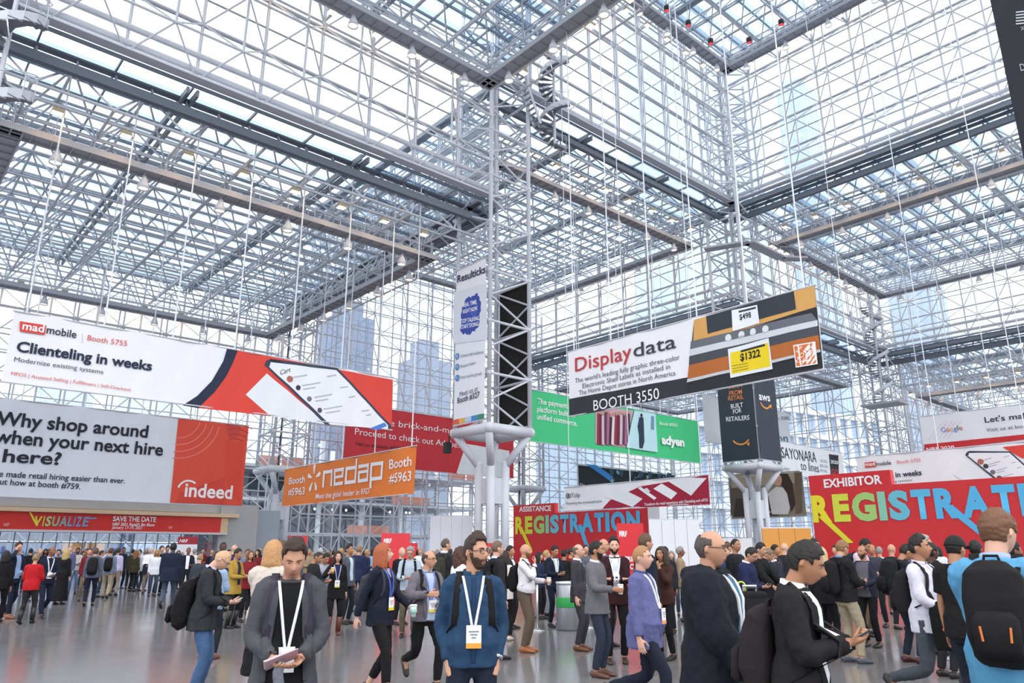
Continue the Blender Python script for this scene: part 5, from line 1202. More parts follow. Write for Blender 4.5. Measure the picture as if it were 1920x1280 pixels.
def held(P, side, kind, label, col='#1b1c20', col2='#8fb0c4', tilt=.6, size=1., cat=None):
    p, d, nrm = handpos(P, side, .085, .020 if kind == 'phone' else .042)
    g = worn(P, {'phone': 'smartphone', 'cup': 'coffee_cup', 'paper': 'folded_papers', 'jacket': 'folded_jacket'}[kind], label, cat or {'phone': 'phone', 'cup': 'cup', 'paper': 'papers', 'jacket': 'jacket'}[kind])
    if kind == 'phone':
        y = unit(np.array([0, d[1], 0])+np.array([0, .3, 0])); up = unit(P.LM@np.array([0, -math.sin(tilt), math.cos(tilt)])); ly = np.cross(up, np.array([1., 0, 0])); ax = [np.array([1., 0, 0]), ly, up]
        q = MB(); q.box(p+ly*.02*0, (.074, .148, .009), ax=ax); q.build('phone_body', mat(col, .3), g); q = MB(); q.box(p+up*.005, (.066, .138, .002), ax=ax); q.build('screen', mat(col2, .15, emit=.35), g)
    elif kind == 'cup':
        q = MB(); q.lathe(p-(0, 0, .06), [(.028*size, 0), (.040*size, .115*size)], 18); q.build('cup_body', mat(col, .5), g, True)
        q = MB(); q.lathe(p-(0, 0, .06), [(.0335*size, .03*size), (.0395*size, .085*size)], 18); q.build('sleeve', mat(col2, .7), g, True)
        q = MB(); q.lathe(p-(0, 0, .06), [(.043*size, .113*size), (.043*size, .122*size), (.037*size, .130*size), (.03*size, .131*size)], 18); q.build('lid', mat('#f1f0ee', .4), g, True)
    elif kind == 'paper':
        q = MB(); ax = [unit((1, .1, -.35)), unit((.1, 1, .55)), unit((.3, -.5, 1))]; ax[1] = unit(ax[1]-ax[0]*(ax[0]@ax[1])); ax[2] = np.cross(ax[0], ax[1]); q.box(p, (.20, .13, .006), ax=ax); q.build('booklet', mat(col, .6), g); q = MB(); q.box(p+ax[2]*.008+ax[0]*.01, (.19, .12, .004), ax=ax); q.build('top_sheet', mat(col2, .6), g)
    elif kind == 'jacket':
        q = MB(); a = P.arms[side]; el, w_ = P.Z(a[2]), P.Z(a[3]); m1 = el*.35+w_*.65
        loft(q, [m1+(0, 0, .05), m1+(0, .01, -.02), m1+(0, .02, -.2), m1+(0, .02, -.40*size)], [(.10, .05), (.12, .075), (.13, .06), (.11, .035)], 14, ref=unit(w_-el), power=2.6); soft('draped_cloth', q, .014, cloth(col), g, 3, .010, 4, 12.)
    return g
# ------------------------------------------------------------------ who stands where
DK, BR, BK, BL, GR = '#1a1512', '#35241b', '#12100e', '#c79a5c', '#8d8a86'
# foreground
P = person('man in a grey blazer over black, reading folded papers, white lanyard', 541, 5.15, 1.74, 2, '#4a4a50', '#17171a', (BR, 'tall'), 'fair', L='read', R='read', lod=0, head=(2, 22), lean=5, bulk=.012, hem=.80, flare=.12, front=('#131316', .07, .12, .86), lapel='#46464c', lanyard='#eceaf0', badge=('#f3f2f4', '#e9e7ea', 0, 1.08), shoes='#161514', stance='step')
backpack(P, 'plum grey backpack worn by the man reading papers, straps over his blazer', '#3a3644')
held(P, 'R', 'paper', 'pink and white folded papers held by the man in the grey blazer', '#c9a8b4', '#ece6ea')
g = worn(P, 'scarf', 'grey fringed scarf hanging from the hands of the man reading papers', 'scarf'); q = MB(); hp0 = handpos(P, 'R')[0]
loft(q, [hp0+v for v in ((.0, .0, .01), (.01, .02, -.06), (.0, .02, -.15), (.03, .02, -.22))], [(.028, .02), (.034, .024), (.030, .02), (.036, .016)], 12); soft('woven_cloth', q, .008, cloth('#6f717b'), g, 2, .008, 3, 40.)
q = MB()
for k in range(16): o = hp0+np.array([-.02+.007*k, .02, -.21]); q.rod(o, o+np.array([random.Random(k).uniform(-.02, .03), .0, -.10-.02*(k % 3)]), .004)
q.build('fringe', cloth('#b9bac2'), g)
P = person('bearded man with glasses in a blue shirt, hands in pockets, looking to the side', 886, 5.65, 1.74, 4, '#27425f', '#1c2233', (BR, 'tall'), 'fair', L='pocket', R='pocket', lod=0, head=(42, 0), hem=.86, beard='#4b3527', glasses='#1d1d22', collar='#24405c', lanyard='#e6e6ee', badge=('#f1f1f2', '#f0a23a', 0, 1.14), stripe='#213a55', belly=.015, stance='relax', wide=1.03)
backpack(P, 'black backpack straps on the man in the blue shirt', '#1d1b1e')
g = worn(P, 'wristwatch', 'steel wristwatch on the left wrist of the man in the blue shirt', 'watch'); q = MB(); a = P.arms['L']; e_, w_ = P.Z(a[2]), P.Z(a[3]); dd = unit(w_-e_)
loft(q, [w_-dd*.035, w_-dd*.015], [.046, .044], 16); q.build('strap', mat('#b9bcc2', .3, .8), g, True)
P = person('balding older man with glasses in a dark navy parka, walking to the right', 1334, 5.2, 1.775, 74, '#191c25', '#15161b', ('#4e4640', 'fringe'), 'fair', L='down', R=((.20, .26, .96), (.5, -.8, -.4), .9), lod=0, bulk=.075, hem=.74, flare=.12, hood=True, glasses='#3a3230', head=(4, 4), stance='step', front=('#3f6f8c', .03, .05, 1.12), lanyard='#f0f0f2', badge=('#f2f2f2', '#e8cf3a', 0, 1.10), scarf='#15161b', wide=1.08)
held(P, 'R', 'phone', 'dark phone in the right hand of the man in the parka', '#202126', '#2c2f36')
P = person('dark-haired man in a black blazer and open white shirt, eyes on his phone', 1488, 4.45, 1.70, 78, '#1f1d20', '#1a191c', (DK, 'short'), 'tan', L='phone_high', R='phone_high', lod=0, head=(8, 20), lean=3, bulk=.012, hem=.76, flare=.1, front=('#ecedf1', .078, .065, .92), lapel='#1b191c', collar='#f0f0f3', stance='relax', wide=1.04)
backpack(P, 'black backpack on the man in the black blazer', '#262224', z0=.90)
held(P, 'R', 'phone', 'phone with a pale screen held by the man in the black blazer', '#23262c', '#7f96a0')
P = person('broad man seen from behind in a light blue sweater with a backpack', 1887, 4.45, 1.87, 172, '#5b9cc4', '#3c3e46', ('#6e4a33', 'short'), 'pale', L='front_low', R='front_low', lod=0, head=(-24, 14), bulk=.016, hem=.84, belly=.03, wide=1.08, stance='relax', collar='#9fb0c8')
backpack(P, 'large black backpack with orange zip pulls on the man in light blue', '#1b1a1c', 1.02, accent='#d9763a', z0=1.0)
P = person('blond bald-cropped man in a charcoal jacket and jeans, head bent over his phone', 386, 9.2, 1.70, 76, '#2f3034', '#445f85', ('#c9a07e', 'shave'), 'pale', L='phone', R='phone', lod=0, head=(4, 34), lean=6, hem=.78, flare=.1, collar='#b9b7cf', bulk=.01, glasses='#555555')
backpack(P, 'black backpack hanging low on the man in jeans', '#151416', 1.15, z0=.80)
held(P, 'R', 'phone', 'lit white phone held by the man in jeans and charcoal jacket', '#d8d8dc', '#e8ecf2')
P = person('blonde woman from behind in a cream sweater and long black pleated skirt', 506, 8.3, 1.74, 165, '#cbbfb4', None, ('#b98a5c', 'bob'), 'pale', L='cross', R='cross', lod=0, fem=True, bulk=.022, hem=.90, skirt=('#131214', .42), head=(0, 4), shoes='#161414', wide=1.08)
P = person('red-haired woman in a navy jacket and cropped black trousers striding past', 716, 9.5, 1.73, 58, '#181c2c', '#19181a', ('#a4552f', 'mid'), 'pale', L='cup_low', R='swing_b', lod=0, fem=True, hem=.80, flare=.06, lanyard='#4a62b4', badge=('#f2f2ee', '#ecd235', 0, 1.12), crop=True, head=(24, -4), stance='step', front=('#9b97a6', .05, .01, 1.36))
backpack(P, 'grey strapped backpack on the red-haired woman', '#3d3a42', .9)
held(P, 'L', 'cup', 'mint green coffee cup held out by the red-haired woman', '#cfe2dc', '#9cc4bb', size=1.1)
P = person('bald man with glasses in an open grey jacket, one hand raised, walking', 800, 10.1, 1.69, 26, '#6d6870', '#151517', ('#3c322c', 'fringe'), 'fair', L='forearm', R=((.10, .26, 1.20), (.9, -.3, -.5), .6), lod=0, hem=.86, bulk=.012, front=('#a9b8d6', .06, .075, .88), collar='#9da4b8', lapel='#665f68', lanyard='#6b78b4', badge=('#f0f0f2', '#e6d84a', 0, 1.12), glasses='#2a2422', head=(34, 2), stance='kick2', belly=.02)
backpack(P, 'black shoulder strap bag on the bald man in grey', '#1a181a', .8)
P = person('tall man in a pink white shirt striding with a jacket over his arm', 1733, 8.4, 1.84, 62, '#d3cfdd', '#474b52', (DK, 'tall'), 'tan', L='down', R='forearm', lod=0, hem=.82, collar='#cfcbdd', stripe='#c6c1d4', stance='kick2', head=(16, -4))
backpack(P, 'black backpack on the tall man in the pink white shirt', '#201f22', .95)
held(P, 'R', 'jacket', 'black jacket draped over the arm of the tall striding man', '#131316')
P = person('man in a black cap and black short-sleeved shirt with tattooed forearm, seen from behind', 1800, 7.4, 1.78, 140, '#19181a', '#1f2430', (BK, 'crop'), 'tan', L='down', R='phone_one', lod=0, cap='#141415', sleeves=False, hem=.84, stance='relax', head=(10, 10))
g = worn(P, 'wristband', 'orange wristband of the man in the black cap', 'wristband'); q = MB(); a = P.arms['L']; e_, w_ = P.Z(a[2]), P.Z(a[3]); dd = unit(w_-e_); loft(q, [w_-dd*.03, w_-dd*.012], [.037, .036], 14); q.build('band', mat('#d9562c', .6), g, True)
P = person('red-cheeked fair-haired man in a violet blue shirt, walking to the right', 1204, 8.0, 1.73, 70, '#5f628f', '#1d2130', ('#a57a52', 'crop'), 'pale', L='down', R='down', lod=0, hem=.76, belly=.06, bulk=.008, collar='#3f4c78', lanyard='#e9e9ef', badge=('#f2f2f2', '#f0a070', 0, 1.14), stance='kick', head=(2, 0), wide=1.06, stripe='#585b88')
# middle distance, right of the middle column
P = person('black-bearded man in a burgundy blazer with folded arms, facing forward', 1153, 12.2, 1.84, 6, '#33191f', '#17171a', (DK, 'tall'), 'pale', L='cross', R='cross', lod=1, beard='#1d1512', front=('#d4d8e6', .06, .05, 1.0), lapel='#2d151b', collar='#e2e4ec', lanyard='#eeeef0', hem=.80, bulk=.01, shoes='#3b3028', stance='relax')
P = person('man in a mid grey blazer seen from behind the shoulder, holding a coffee', 1118, 10.9, 1.76, 66, '#67656a', '#2b3140', (BK, 'short'), 'tan', L='down', R='cup', lod=1, beard='#1c1613', hem=.80, bulk=.01, collar='#ecebee', shoes='#5b3a2c', head=(12, 0), flare=.1)
held(P, 'R', 'cup', 'white paper cup with tan sleeve held by the grey blazer man', '#f0eeec', '#c9b9a8')
P = person('man in a dark grey suit and tie with brown shoes, standing in profile', 1084, 13.7, 1.76, 72, '#3f3c42', '#3c3a40', ('#6b5a4c', 'fringe'), 'pale', lod=1, L='down', R='down', hem=.78, front=('#dfe2ea', .05, .03, 1.1), lapel='#3a373d', collar='#e8eaf0', tie='#3a4668', shoes='#6a3f27')
P = person('bald man in a white shirt and khaki trousers with a shoulder bag', 984, 13.5, 1.76, 76, '#e3dfe4', '#66594c', None, 'fair', L='cup', R='chin', lod=1, beard='#7a5138', hem=.96, belly=.05, belt='#1b1615', collar='#f0eef2', shoes='#a0623a', stripe='#d9d5da')
backpack(P, 'black shoulder bag of the bald man in the white shirt', '#18171a', .9)
held(P, 'L', 'cup', 'white coffee cup held by the bald man in the white shirt', '#efe6e2', '#d9c2b2')
P = person('dark-haired man in a navy suit using his phone beside the steel bin', 1038, 17.9, 1.78, 34, '#191e30', '#191d2c', (BK, 'short'), 'tan', L='phone', R='phone', lod=1, head=(0, 18), hem=.80, front=('#cfdbe8', .05, .03, 1.1), lapel='#161b2b', lanyard='#d9dce4')
held(P, 'R', 'phone', 'small phone held by the navy suit man near the bin', '#b0a070', '#8f9aa4')
P = person('short dark-haired person in black behind the man near the bin', 1058, 20, 1.68, 150, '#1c1a1d', '#1b1a1e', (BK, 'short'), 'tan', lod=2, R='phone', L='phone')
P = person('tall man in a navy coat hidden behind the man in violet blue', 1212, 11.6, 1.88, 120, '#1c2233', '#1f2430', ('#5b4332', 'short'), 'fair', lod=1, L='down', R='down', bulk=.012)
P = person('woman in a maroon brown sweater with a hand at her face', 1243, 12.6, 1.70, -30, '#3e241f', '#17161a', ('#3b2a20', 'mid'), 'tan', L='chin', R='down', lod=1, fem=True, hem=.84)
P = person('man with a receding hairline in a grey suit behind the burgundy blazer', 1132, 14.2, 1.86, 60, '#4a4c54', '#2a2b31', ('#453830', 'fringe'), 'fair', lod=1, collar='#c3cbe0', hem=.8)
P = person('man with black hair in a dark suit behind the woman in maroon', 1249, 16.5, 1.74, -20, '#232630', '#202229', (BK, 'crop'), 'brown', lod=2, front=('#e2e4ea', .05, .03, 1.1), hem=.8)
P = person('man in a black jacket with a backpack behind the man in the blue shirt', 931, 12.6, 1.80, 115, '#26252a', '#1f2026', ('#6a5646', 'crop'), 'pale', lod=1, hem=.84, bulk=.012, collar='#cdd5e0')
backpack(P, 'dark backpack of the man behind the blue shirt man', '#1b1a1d')
P = person('dark-haired man in a black blazer right behind the column foot, facing left', 956, 17.5, 1.76, 60, '#26262b', '#222228', (BK, 'short'), 'tan', lod=2, front=('#d9dbe2', .05, .03, 1.1))
P = person('woman in a pale blouse left of the bald man in the white shirt', 946, 15.2, 1.64, 160, '#dcd2d2', '#17161a', ('#2a1d18', 'bob'), 'tan', lod=1, fem=True, R='phone', shoes='#d8c8bd')
P = person('curly auburn-haired woman in a white top left of the blue shirt man', 862, 12.4, 1.70, 120, '#ece6e8', '#1a191c', ('#4a2a20', 'curly'), 'fair', lod=1, fem=True, R='phone', L='down')
P = person('tall dark-suited man with short hair and a backpack, seen from behind', 833, 16.5, 1.90, 150, '#2b2a2e', '#212126', ('#55463c', 'crop'), 'pale', lod=1, hem=.80, head=(-30, 0), collar='#d7d9e0')
backpack(P, 'olive backpack on the tall dark-suited man', '#33342c', .9)
P = person('grey-haired man with glasses in a pale blue sweater and camouflage trousers', 768, 15.8, 1.75, -4, '#a9b6c4', '#5f5646', (GR, 'short'), 'fair', lod=1, L='phone', R='phone', head=(0, 20), glasses='#38302c', hem=.88)
backpack(P, 'black backpack strap of the grey-haired man in pale blue', '#1b1a1c')
P = person('bald ruddy man in black behind the red-haired woman', 752, 18.5, 1.74, 30, '#1c1b1f', '#1d1d22', None, 'pale', lod=2)
# middle distance, left
P = person('woman in a black blazer and brown boots, raising a yellow drink', 632, 16.2, 1.64, 8, '#18171b', '#1a191d', ('#2a1d18', 'bob'), 'pale', L='down', R=((.20, .22, 1.30), (.8, -.3, -.9), 1.0), lod=1, fem=True, hem=.74, flare=.1, boots='#6e3d2b', lanyard='#a9b6dc', badge=('#f2f1ee', '#e8d864', 0, 1.14), front=('#22264a', .05, .03, 1.05), stance='relax')
held(P, 'R', 'cup', 'yellow drink held up by the woman in brown boots', '#e2a23c', '#e8b04a')
P = person('stocky man from behind in a navy blazer and dark jeans', 672, 22.5, 1.82, 160, '#222b4a', '#2c3548', ('#8d6a50', 'crop'), 'fair', lod=1, hem=.80, bulk=.02, wide=1.08, stance='step')
P = person('black-haired man in profile in a grey jacket with pale shirt behind the yellow drink', 652, 18.6, 1.80, 50, '#50555e', '#23262e', (BK, 'tall'), 'tan', lod=1, front=('#bcd0e4', .05, .05, .95), hem=.82)
P = person('man in a black zip jacket looking down, beside the grey blazer man', 588, 15.5, 1.66, 66, '#25242a', '#202024', ('#2b2320', 'shave'), 'tan', lod=1, L='phone', R='phone', head=(0, 26), hem=.84)
P = person('boy-faced black-haired man in a pale grey shirt and black waistcoat', 606, 16.3, 1.62, 30, '#a3a6b2', '#1c1c20', (BK, 'short'), 'tan', lod=1, L='phone', R='phone', head=(0, 24), hem=.9)
P = person('grey-haired person with silver hair in the crowd behind the black-haired man', 599, 22.5, 1.74, 170, '#6e747e', '#2b2c32', ('#a9a8a6', 'short'), 'fair', lod=2)
P = person('tall fair man with a red face just left of the grey blazer man', 526, 16, 1.86, 150, '#46506a', '#2a2c34', ('#5a4334', 'crop'), 'pale', lod=2)
P = person('person in a mustard yellow jacket with black trousers, using a phone', 441, 17.6, 1.70, 52, '#a8873a', '#17161a', (BK, 'short'), 'tan', L='phone', R='phone', lod=1, hem=.74, flare=.1, head=(0, 8), boots='#141315', front=('#2a2c3a', .05, .05, .95))
held(P, 'R', 'phone', 'white phone of the person in the mustard jacket', '#e8e8ea', '#f2f2f4')
P = person('woman in a dark red top beside the mustard jacket', 467, 19.2, 1.66, 20, '#7d1f2a', '#1b191c', ('#6b4a36', 'mid'), 'fair', lod=1, fem=True, L='phone', R='phone')
P = person('man with glasses and a blue check shirt behind the dark red top', 462, 21.5, 1.70, 12, '#5b6f96', '#2a2c33', ('#4b3b30', 'short'), 'fair', lod=1, glasses='#222222', L='phone', R='phone')
P = person('tall man with dark skin in a navy blue suit behind the bent-over man', 413, 19.5, 1.88, 20, '#232c4d', '#20273f', (BK, 'shave'), 'dark', lod=1, front=('#34406a', .05, .04, 1.0), wide=1.1, head=(0, 10))
P = person('bald man from behind in dark blue near the left background column', 436, 22.5, 1.84, 150, '#2b3350', '#23252d', None, 'pale', lod=2)
P = person('boy with light brown hair seen from behind, left of the bent-over man', 373, 20.5, 1.58, 150, '#3a3e48', '#2c2e36', ('#9a7a56', 'crop'), 'pale', lod=1)
P = person('man in light blue with brown shoes, behind the bent-over man', 404, 12.6, 1.62, 150, '#93a9c4', '#20222a', (BR, 'short'), 'fair', lod=1, shoes='#8a4c30', L='phone', R='phone')
P = person('large man from behind in a navy blazer and grey blue trousers, mid-stride', 321, 23.2, 1.92, 165, '#1d2338', '#4a5568', (BK, 'short'), 'dark', lod=1, hem=.76, flare=.12, bulk=.03, wide=1.16, stance='stride')
P = person('man with dark skin in a black suit and white shirt, by the kiosk', 351, 29, 1.80, 4, '#1c1e2a', '#1b1d26', (BK, 'shave'), 'brown', lod=1, front=('#eceef2', .06, .05, 1.0), hem=.8, L='phone_one')
P = person('stout man with white hair in a white shirt and khaki trousers, arm across his belly', 281, 32, 1.82, -8, '#eae8ee', '#877a6a', ('#dcd6d0', 'crop'), 'pale', lod=1, R='forearm', hem=.97, belt='#16141a', belly=.07, wide=1.08, stripe='#dfdde4')
held(P, 'R', 'jacket', 'dark jacket hanging on the arm of the stout man in white', '#23283a', size=.9)
P = person('man with a grey hooded jacket and black backpack walking away', 176, 24.6, 1.76, 172, '#5c6070', '#1c2030', ('#5b4232', 'short'), 'fair', lod=1, hood=True, hem=.86, bulk=.015, L='down', R='down', stance='step', collar='#b0a8a0')
backpack(P, 'black backpack with mesh front on the man in the grey hooded jacket', '#1b1b1e', 1.05)
P = person('man in a blue grey jacket and khaki trousers with a backpack, seen from behind', 205, 28.6, 1.78, 172, '#747f96', '#a2957f', ('#4e3528', 'short'), 'fair', lod=1, hem=.86, bulk=.01, stance='step2')
backpack(P, 'black daypack on the man in khaki trousers at left', '#161618', .95)
P = person('man in a lilac shirt and khaki trousers behind the khaki backpack man', 219, 30.6, 1.78, 160, '#b9b4d2', '#9c8f7c', ('#2c221c', 'short'), 'tan', lod=2, hem=.9)
P = person('man in a white shirt just behind the blue grey jacket', 199, 33, 1.78, 175, '#dfe4ee', '#2c2e38', (GR, 'short'), 'fair', lod=2)
P = person('woman from behind in a red sweater and dark trousers with black boots', 64, 18.6, 1.60, 162, '#b21c22', '#2a2a2c', ('#8a7350', 'crop'), 'fair', L='forearm', R='forearm', lod=1, fem=True, hem=.84, bulk=.014, boots='#171516', stance='step')
P = person('man with dark skin in a navy sweater with white lanyard, looking aside', 92, 20.3, 1.80, 14, '#171d30', '#1a2032', ('#3a2a22', 'fringe'), 'brown', lod=1, L='forearm', R='down', lanyard='#f2f2f6', badge=('#f4f4f6', '#e8e8ec', 0, 1.12), hem=.84, head=(22, 0), stance='stride', collar='#dfe2ea')
held(P, 'L', 'paper', 'white badge card and papers held by the man in the navy sweater', '#e9eaee', '#f4f4f6')
P = person('tall man holding a phone to his ear, navy blazer and brown shoes', 27, 20.2, 1.88, 40, '#1d2236', '#1b2032', (BR, 'tall'), 'fair', lod=1, R='ear', L='forearm', front=('#8fa6cc', .07, .08, .92), lapel='#191d30', hem=.8, shoes='#8c4a2a', stance='step')
held(P, 'R', 'phone', 'phone at the ear of the tall man in brown shoes', '#c9c9ce', '#d9dbe2')
P = person('woman from behind in a black top with a white hem, cut by the picture edge', 7, 18.8, 1.66, 170, '#141418', '#15151a', (BK, 'bob'), 'tan', lod=1, fem=True, hem=.82, stance='step')
P = person('blonde woman in a black jacket and long black skirt at left', 121, 25.3, 1.70, 150, '#16151a', None, ('#b59a62', 'mid'), 'pale', lod=1, fem=True, skirt=('#151418', .12), hem=.8)
P = person('man in a pale grey shirt and jeans at left, arms folded', 143, 31.5, 1.80, 0, '#b9b2b4', '#5c7292', (DK, 'short'), 'brown', lod=1, L='cross', R='cross', hem=.9, beard='#1d1613')
P = person('fair man with blue jeans beside the blonde woman in black', 129, 30.5, 1.86, -30, '#55597a', '#4f6586', ('#a68a68', 'crop'), 'pale', lod=2)
P = person('woman with long hair in an olive jacket with brown bag', 253, 33.5, 1.70, 150, '#3a3626', '#1a1a1e', ('#7a5636', 'long'), 'fair', lod=2, fem=True)
P = person('man in a dark green cap and dark clothes left of the woman in olive', 247, 36, 1.76, 170, '#2d332f', '#1e2024', (DK, 'crop'), 'tan', lod=2, cap='#24312b')
P = person('man in black with hands low, left of the large navy blazer man', 300, 30.5, 1.86, 30, '#17171c', '#18181d', (DK, 'short'), 'fair', lod=2, R='phone_one')
P = person('short-haired man in a dark jacket between the kiosk and the stout man', 311, 33, 1.88, 20, '#2c2f3a', '#24262e', (BK, 'tall'), 'tan', lod=2)
P = person('man in a black jacket behind the man with the white lanyard', 71, 27, 1.76, 20, '#1b1b20', '#1c1c22', ('#6e6258', 'fringe'), 'fair', lod=2)
P = person('black-haired man in dark clothes behind the blonde woman in black', 107, 28.5, 1.72, 0, '#20232c', '#1e2026', (BK, 'short'), 'tan', lod=2)
P = person('man in a brown check shirt in the left crowd, facing forward', 160, 37, 1.78, 0, '#5c5048', '#24262c', (DK, 'short'), 'tan', lod=2)
P = person('man in a dark jacket at the right of the backpack pair, left crowd', 229, 36, 1.86, 30, '#232630', '#20222a', (DK, 'crop'), 'brown', lod=2)
# right-hand crowd
P = person('man in a black jacket, khaki trousers and grey sneakers with a backpack', 1580, 12.2, 1.82, 128, '#1d1c1e', '#a3977f', ('#8a6444', 'short'), 'fair', L='phone', R='phone', lod=0, hem=.86, bulk=.014, head=(10, 20), shoes='#4a4f5c', stance='relax', collar='#6d86b4')
backpack(P, 'black backpack on the man in khaki trousers and sneakers', '#1a191b')
P = person('woman with long blonde hair in black, beside the khaki trouser man', 1543, 13.4, 1.70, 150, '#17161a', '#15151a', ('#cbb184', 'long'), 'pale', lod=1, fem=True, hem=.8)
P = person('black-haired man in a black suit behind the long-haired blonde woman', 1531, 14.6, 1.86, 60, '#191a20', '#1a1b20', (BK, 'short'), 'tan', lod=1, collar='#e2e6ee', hem=.78)
P = person('balding man in a grey vest over a navy shirt, facing the queue', 1622, 14.2, 1.74, -30, '#2b2d3c', '#17171b', ('#2b211c', 'fringe'), 'tan', lod=1, R='forearm', L='forearm', belly=.06, hem=.84, beard='#3a2e28', front=('#5c5a62', .12, .13, .86))
P = person('tall man in a striped pink shirt with a backpack, bending forward', 1613, 16.0, 1.92, 60, '#c9b4bc', '#6a5a48', (BK, 'short'), 'tan', lod=1, lean=8, head=(0, 20), L='phone', R='phone', hem=.92)
backpack(P, 'navy backpack on the tall man in striped pink', '#23283a')
P = person('dark-haired man with a big navy backpack and burgundy shoes', 1690, 12.2, 1.78, 120, '#24262f', '#222b38', (DK, 'short'), 'tan', L='phone', R='phone', lod=1, head=(0, 26), lean=5, shoes='#4a1f22', hem=.84, stance='relax')
backpack(P, 'big black backpack on the man with burgundy shoes', '#191a1e', 1.1)
P = person('bald man in a dark suit in front of the right registration board', 1676, 17.2, 1.80, 150, '#24252c', '#222329', None, 'fair', lod=2, collar='#e2e4ea')
P = person('man with a smile and dark stubble before the right registration board', 1640, 17.6, 1.80, -20, '#3b3d48', '#22242a', (DK, 'fringe'), 'tan', lod=2)
P = person('man with dark skin and black hair in a black padded jacket with a backpack', 1752, 10.8, 1.74, 130, '#1e1d21', '#25242a', (BK, 'short'), 'dark', lod=1, hem=.8, bulk=.03, L='phone', R='phone')
backpack(P, 'charcoal backpack on the man in the padded black jacket', '#242328')
P = person('grey-haired man half hidden behind the tall striding man', 1741, 13.2, 1.90, 90, '#565a66', '#26282e', ('#9a9894', 'short'), 'fair', lod=2)
P = person('person with dark hair in black behind the man in the black cap', 1838, 11.5, 1.78, 160, '#1a1a1d', '#1f2127', (BK, 'short'), 'brown', lod=1, shoes='#3b2420')
P = person('bald man in a dark jacket between the cap and the light blue sweater', 1800, 13.5, 1.84, 120, '#2b2a30', '#26272e', None, 'fair', lod=2)
P = person('dark-haired person at the right picture edge beyond the light blue sweater', 1908, 9.8, 1.76, 120, '#202228', '#22242a', (BK, 'short'), 'brown', lod=2)
P = person('man with glasses in a navy suit, head bent over his phone beside the suitcases', 1398, 13.0, 1.72, 66, '#23274a', '#1d2138', (DK, 'short'), 'fair', L='phone', R='phone', lod=1, head=(0, 22), lean=5, glasses='#1c1a1a', collar='#e0e2ea', hem=.78, bulk=.012)
held(P, 'R', 'phone', 'dark phone of the navy suit man beside the suitcases', '#1b1b1f', '#3a3c44')
P = person('man in a black coat leaning forward behind the navy suit man', 1418, 14.6, 1.80, 60, '#17171a', '#19191d', (BK, 'short'), 'fair', lod=1, lean=10, L='reach', R='reach', hem=.6, bulk=.02)
P = person('tall man in a dark suit with short black hair behind the lime umbrella', 1382, 15.6, 1.88, 50, '#1f1f26', '#1e1e24', (BK, 'crop'), 'tan', lod=1, hem=.78)
P = person('brown-haired man in a charcoal suit left of the tall dark suit', 1366, 16.6, 1.84, 130, '#2a2930', '#232329', ('#54392b', 'crop'), 'fair', lod=2, hem=.78)
P = person('man in a bright navy suit left of the wrapped column legs', 1342, 15.4, 1.76, 150, '#2a3a66', '#232c48', (BK, 'short'), 'tan', lod=1, hem=.78)
P = person('grey-haired man in a grey suit reading, right of the column legs', 1450, 15.0, 1.72, -40, '#33353d', '#2b2c33', ('#7d6a58', 'short'), 'fair', lod=1, L='phone', R='phone', head=(0, 30), hem=.78, collar='#e6e6ec')
P = person('black-haired man behind the grey-haired reader', 1456, 17.5, 1.78, 60, '#25262c', '#222329', (BK, 'short'), 'tan', lod=2)
P = person('bald man before the orange cafe wall', 1474, 18.5, 1.84, 150, '#2a2a31', '#232329', None, 'pale', lod=2)
# far crowd across the middle: many heads at the back
rc = random.Random(21)
cols = [('navy', '#252d47'), ('black', '#1b1b1f'), ('grey', '#5b5e68'), ('white', '#dedfe6'), ('light blue', '#94a8c4'), ('tan', '#9a876c'), ('dark red', '#6d2028')]
hrs = [('black', BK), ('brown', BR), ('dark', DK), ('fair', '#b3905e'), ('grey', GR)]
spots = [395, 424, 446, 480, 487, 520, 571, 578, 584, 612, 618, 627, 640, 660, 684, 690, 697, 704, 709, 735, 758, 783, 790, 812, 818, 826, 846, 852, 878, 915, 925, 1012, 1024, 1071, 1098, 1105, 55, 82, 153, 166, 188, 213, 262, 270, 292, 334, 340, 362, 380, 36, 1262, 1275, 1325, 1355, 1430, 1493, 1508, 1568, 1655, 1705, 1765]
for k, x in enumerate(spots):
    cn, cc = cols[rc.randrange(7)]; hn, hh = hrs[rc.randrange(5)]; D_ = rc.uniform(27, 38) if x < 900 else rc.uniform(19, 24)
    where_ = 'left crowd' if x < 400 else 'crowd by the orange banner' if x < 720 else 'crowd by the middle column' if x < 960 else 'crowd before the left board' if x < 1300 else 'crowd at right'
    person('distant %s-haired person in %s in the back of the %s' % (hn, cn, where_), x+rc.uniform(-3, 3), D_, rc.uniform(1.62, 1.84), rc.choice([0, 20, 60, 150, 170, -40, 180, 90]), cc, rc.choice(['#22242c', '#1b1b20', '#3a4152', '#6a6050']), (hh, rc.choice(['short', 'crop', 'short', 'bob'])), rc.choice(['pale', 'fair', 'tan', 'brown', 'fair']), lod=2, L=rc.choice(['down', 'phone', 'down']), R=rc.choice(['down', 'phone', 'cross' if False else 'down']), group='distant %s-haired people in %s, %s' % (hn, cn, where_))

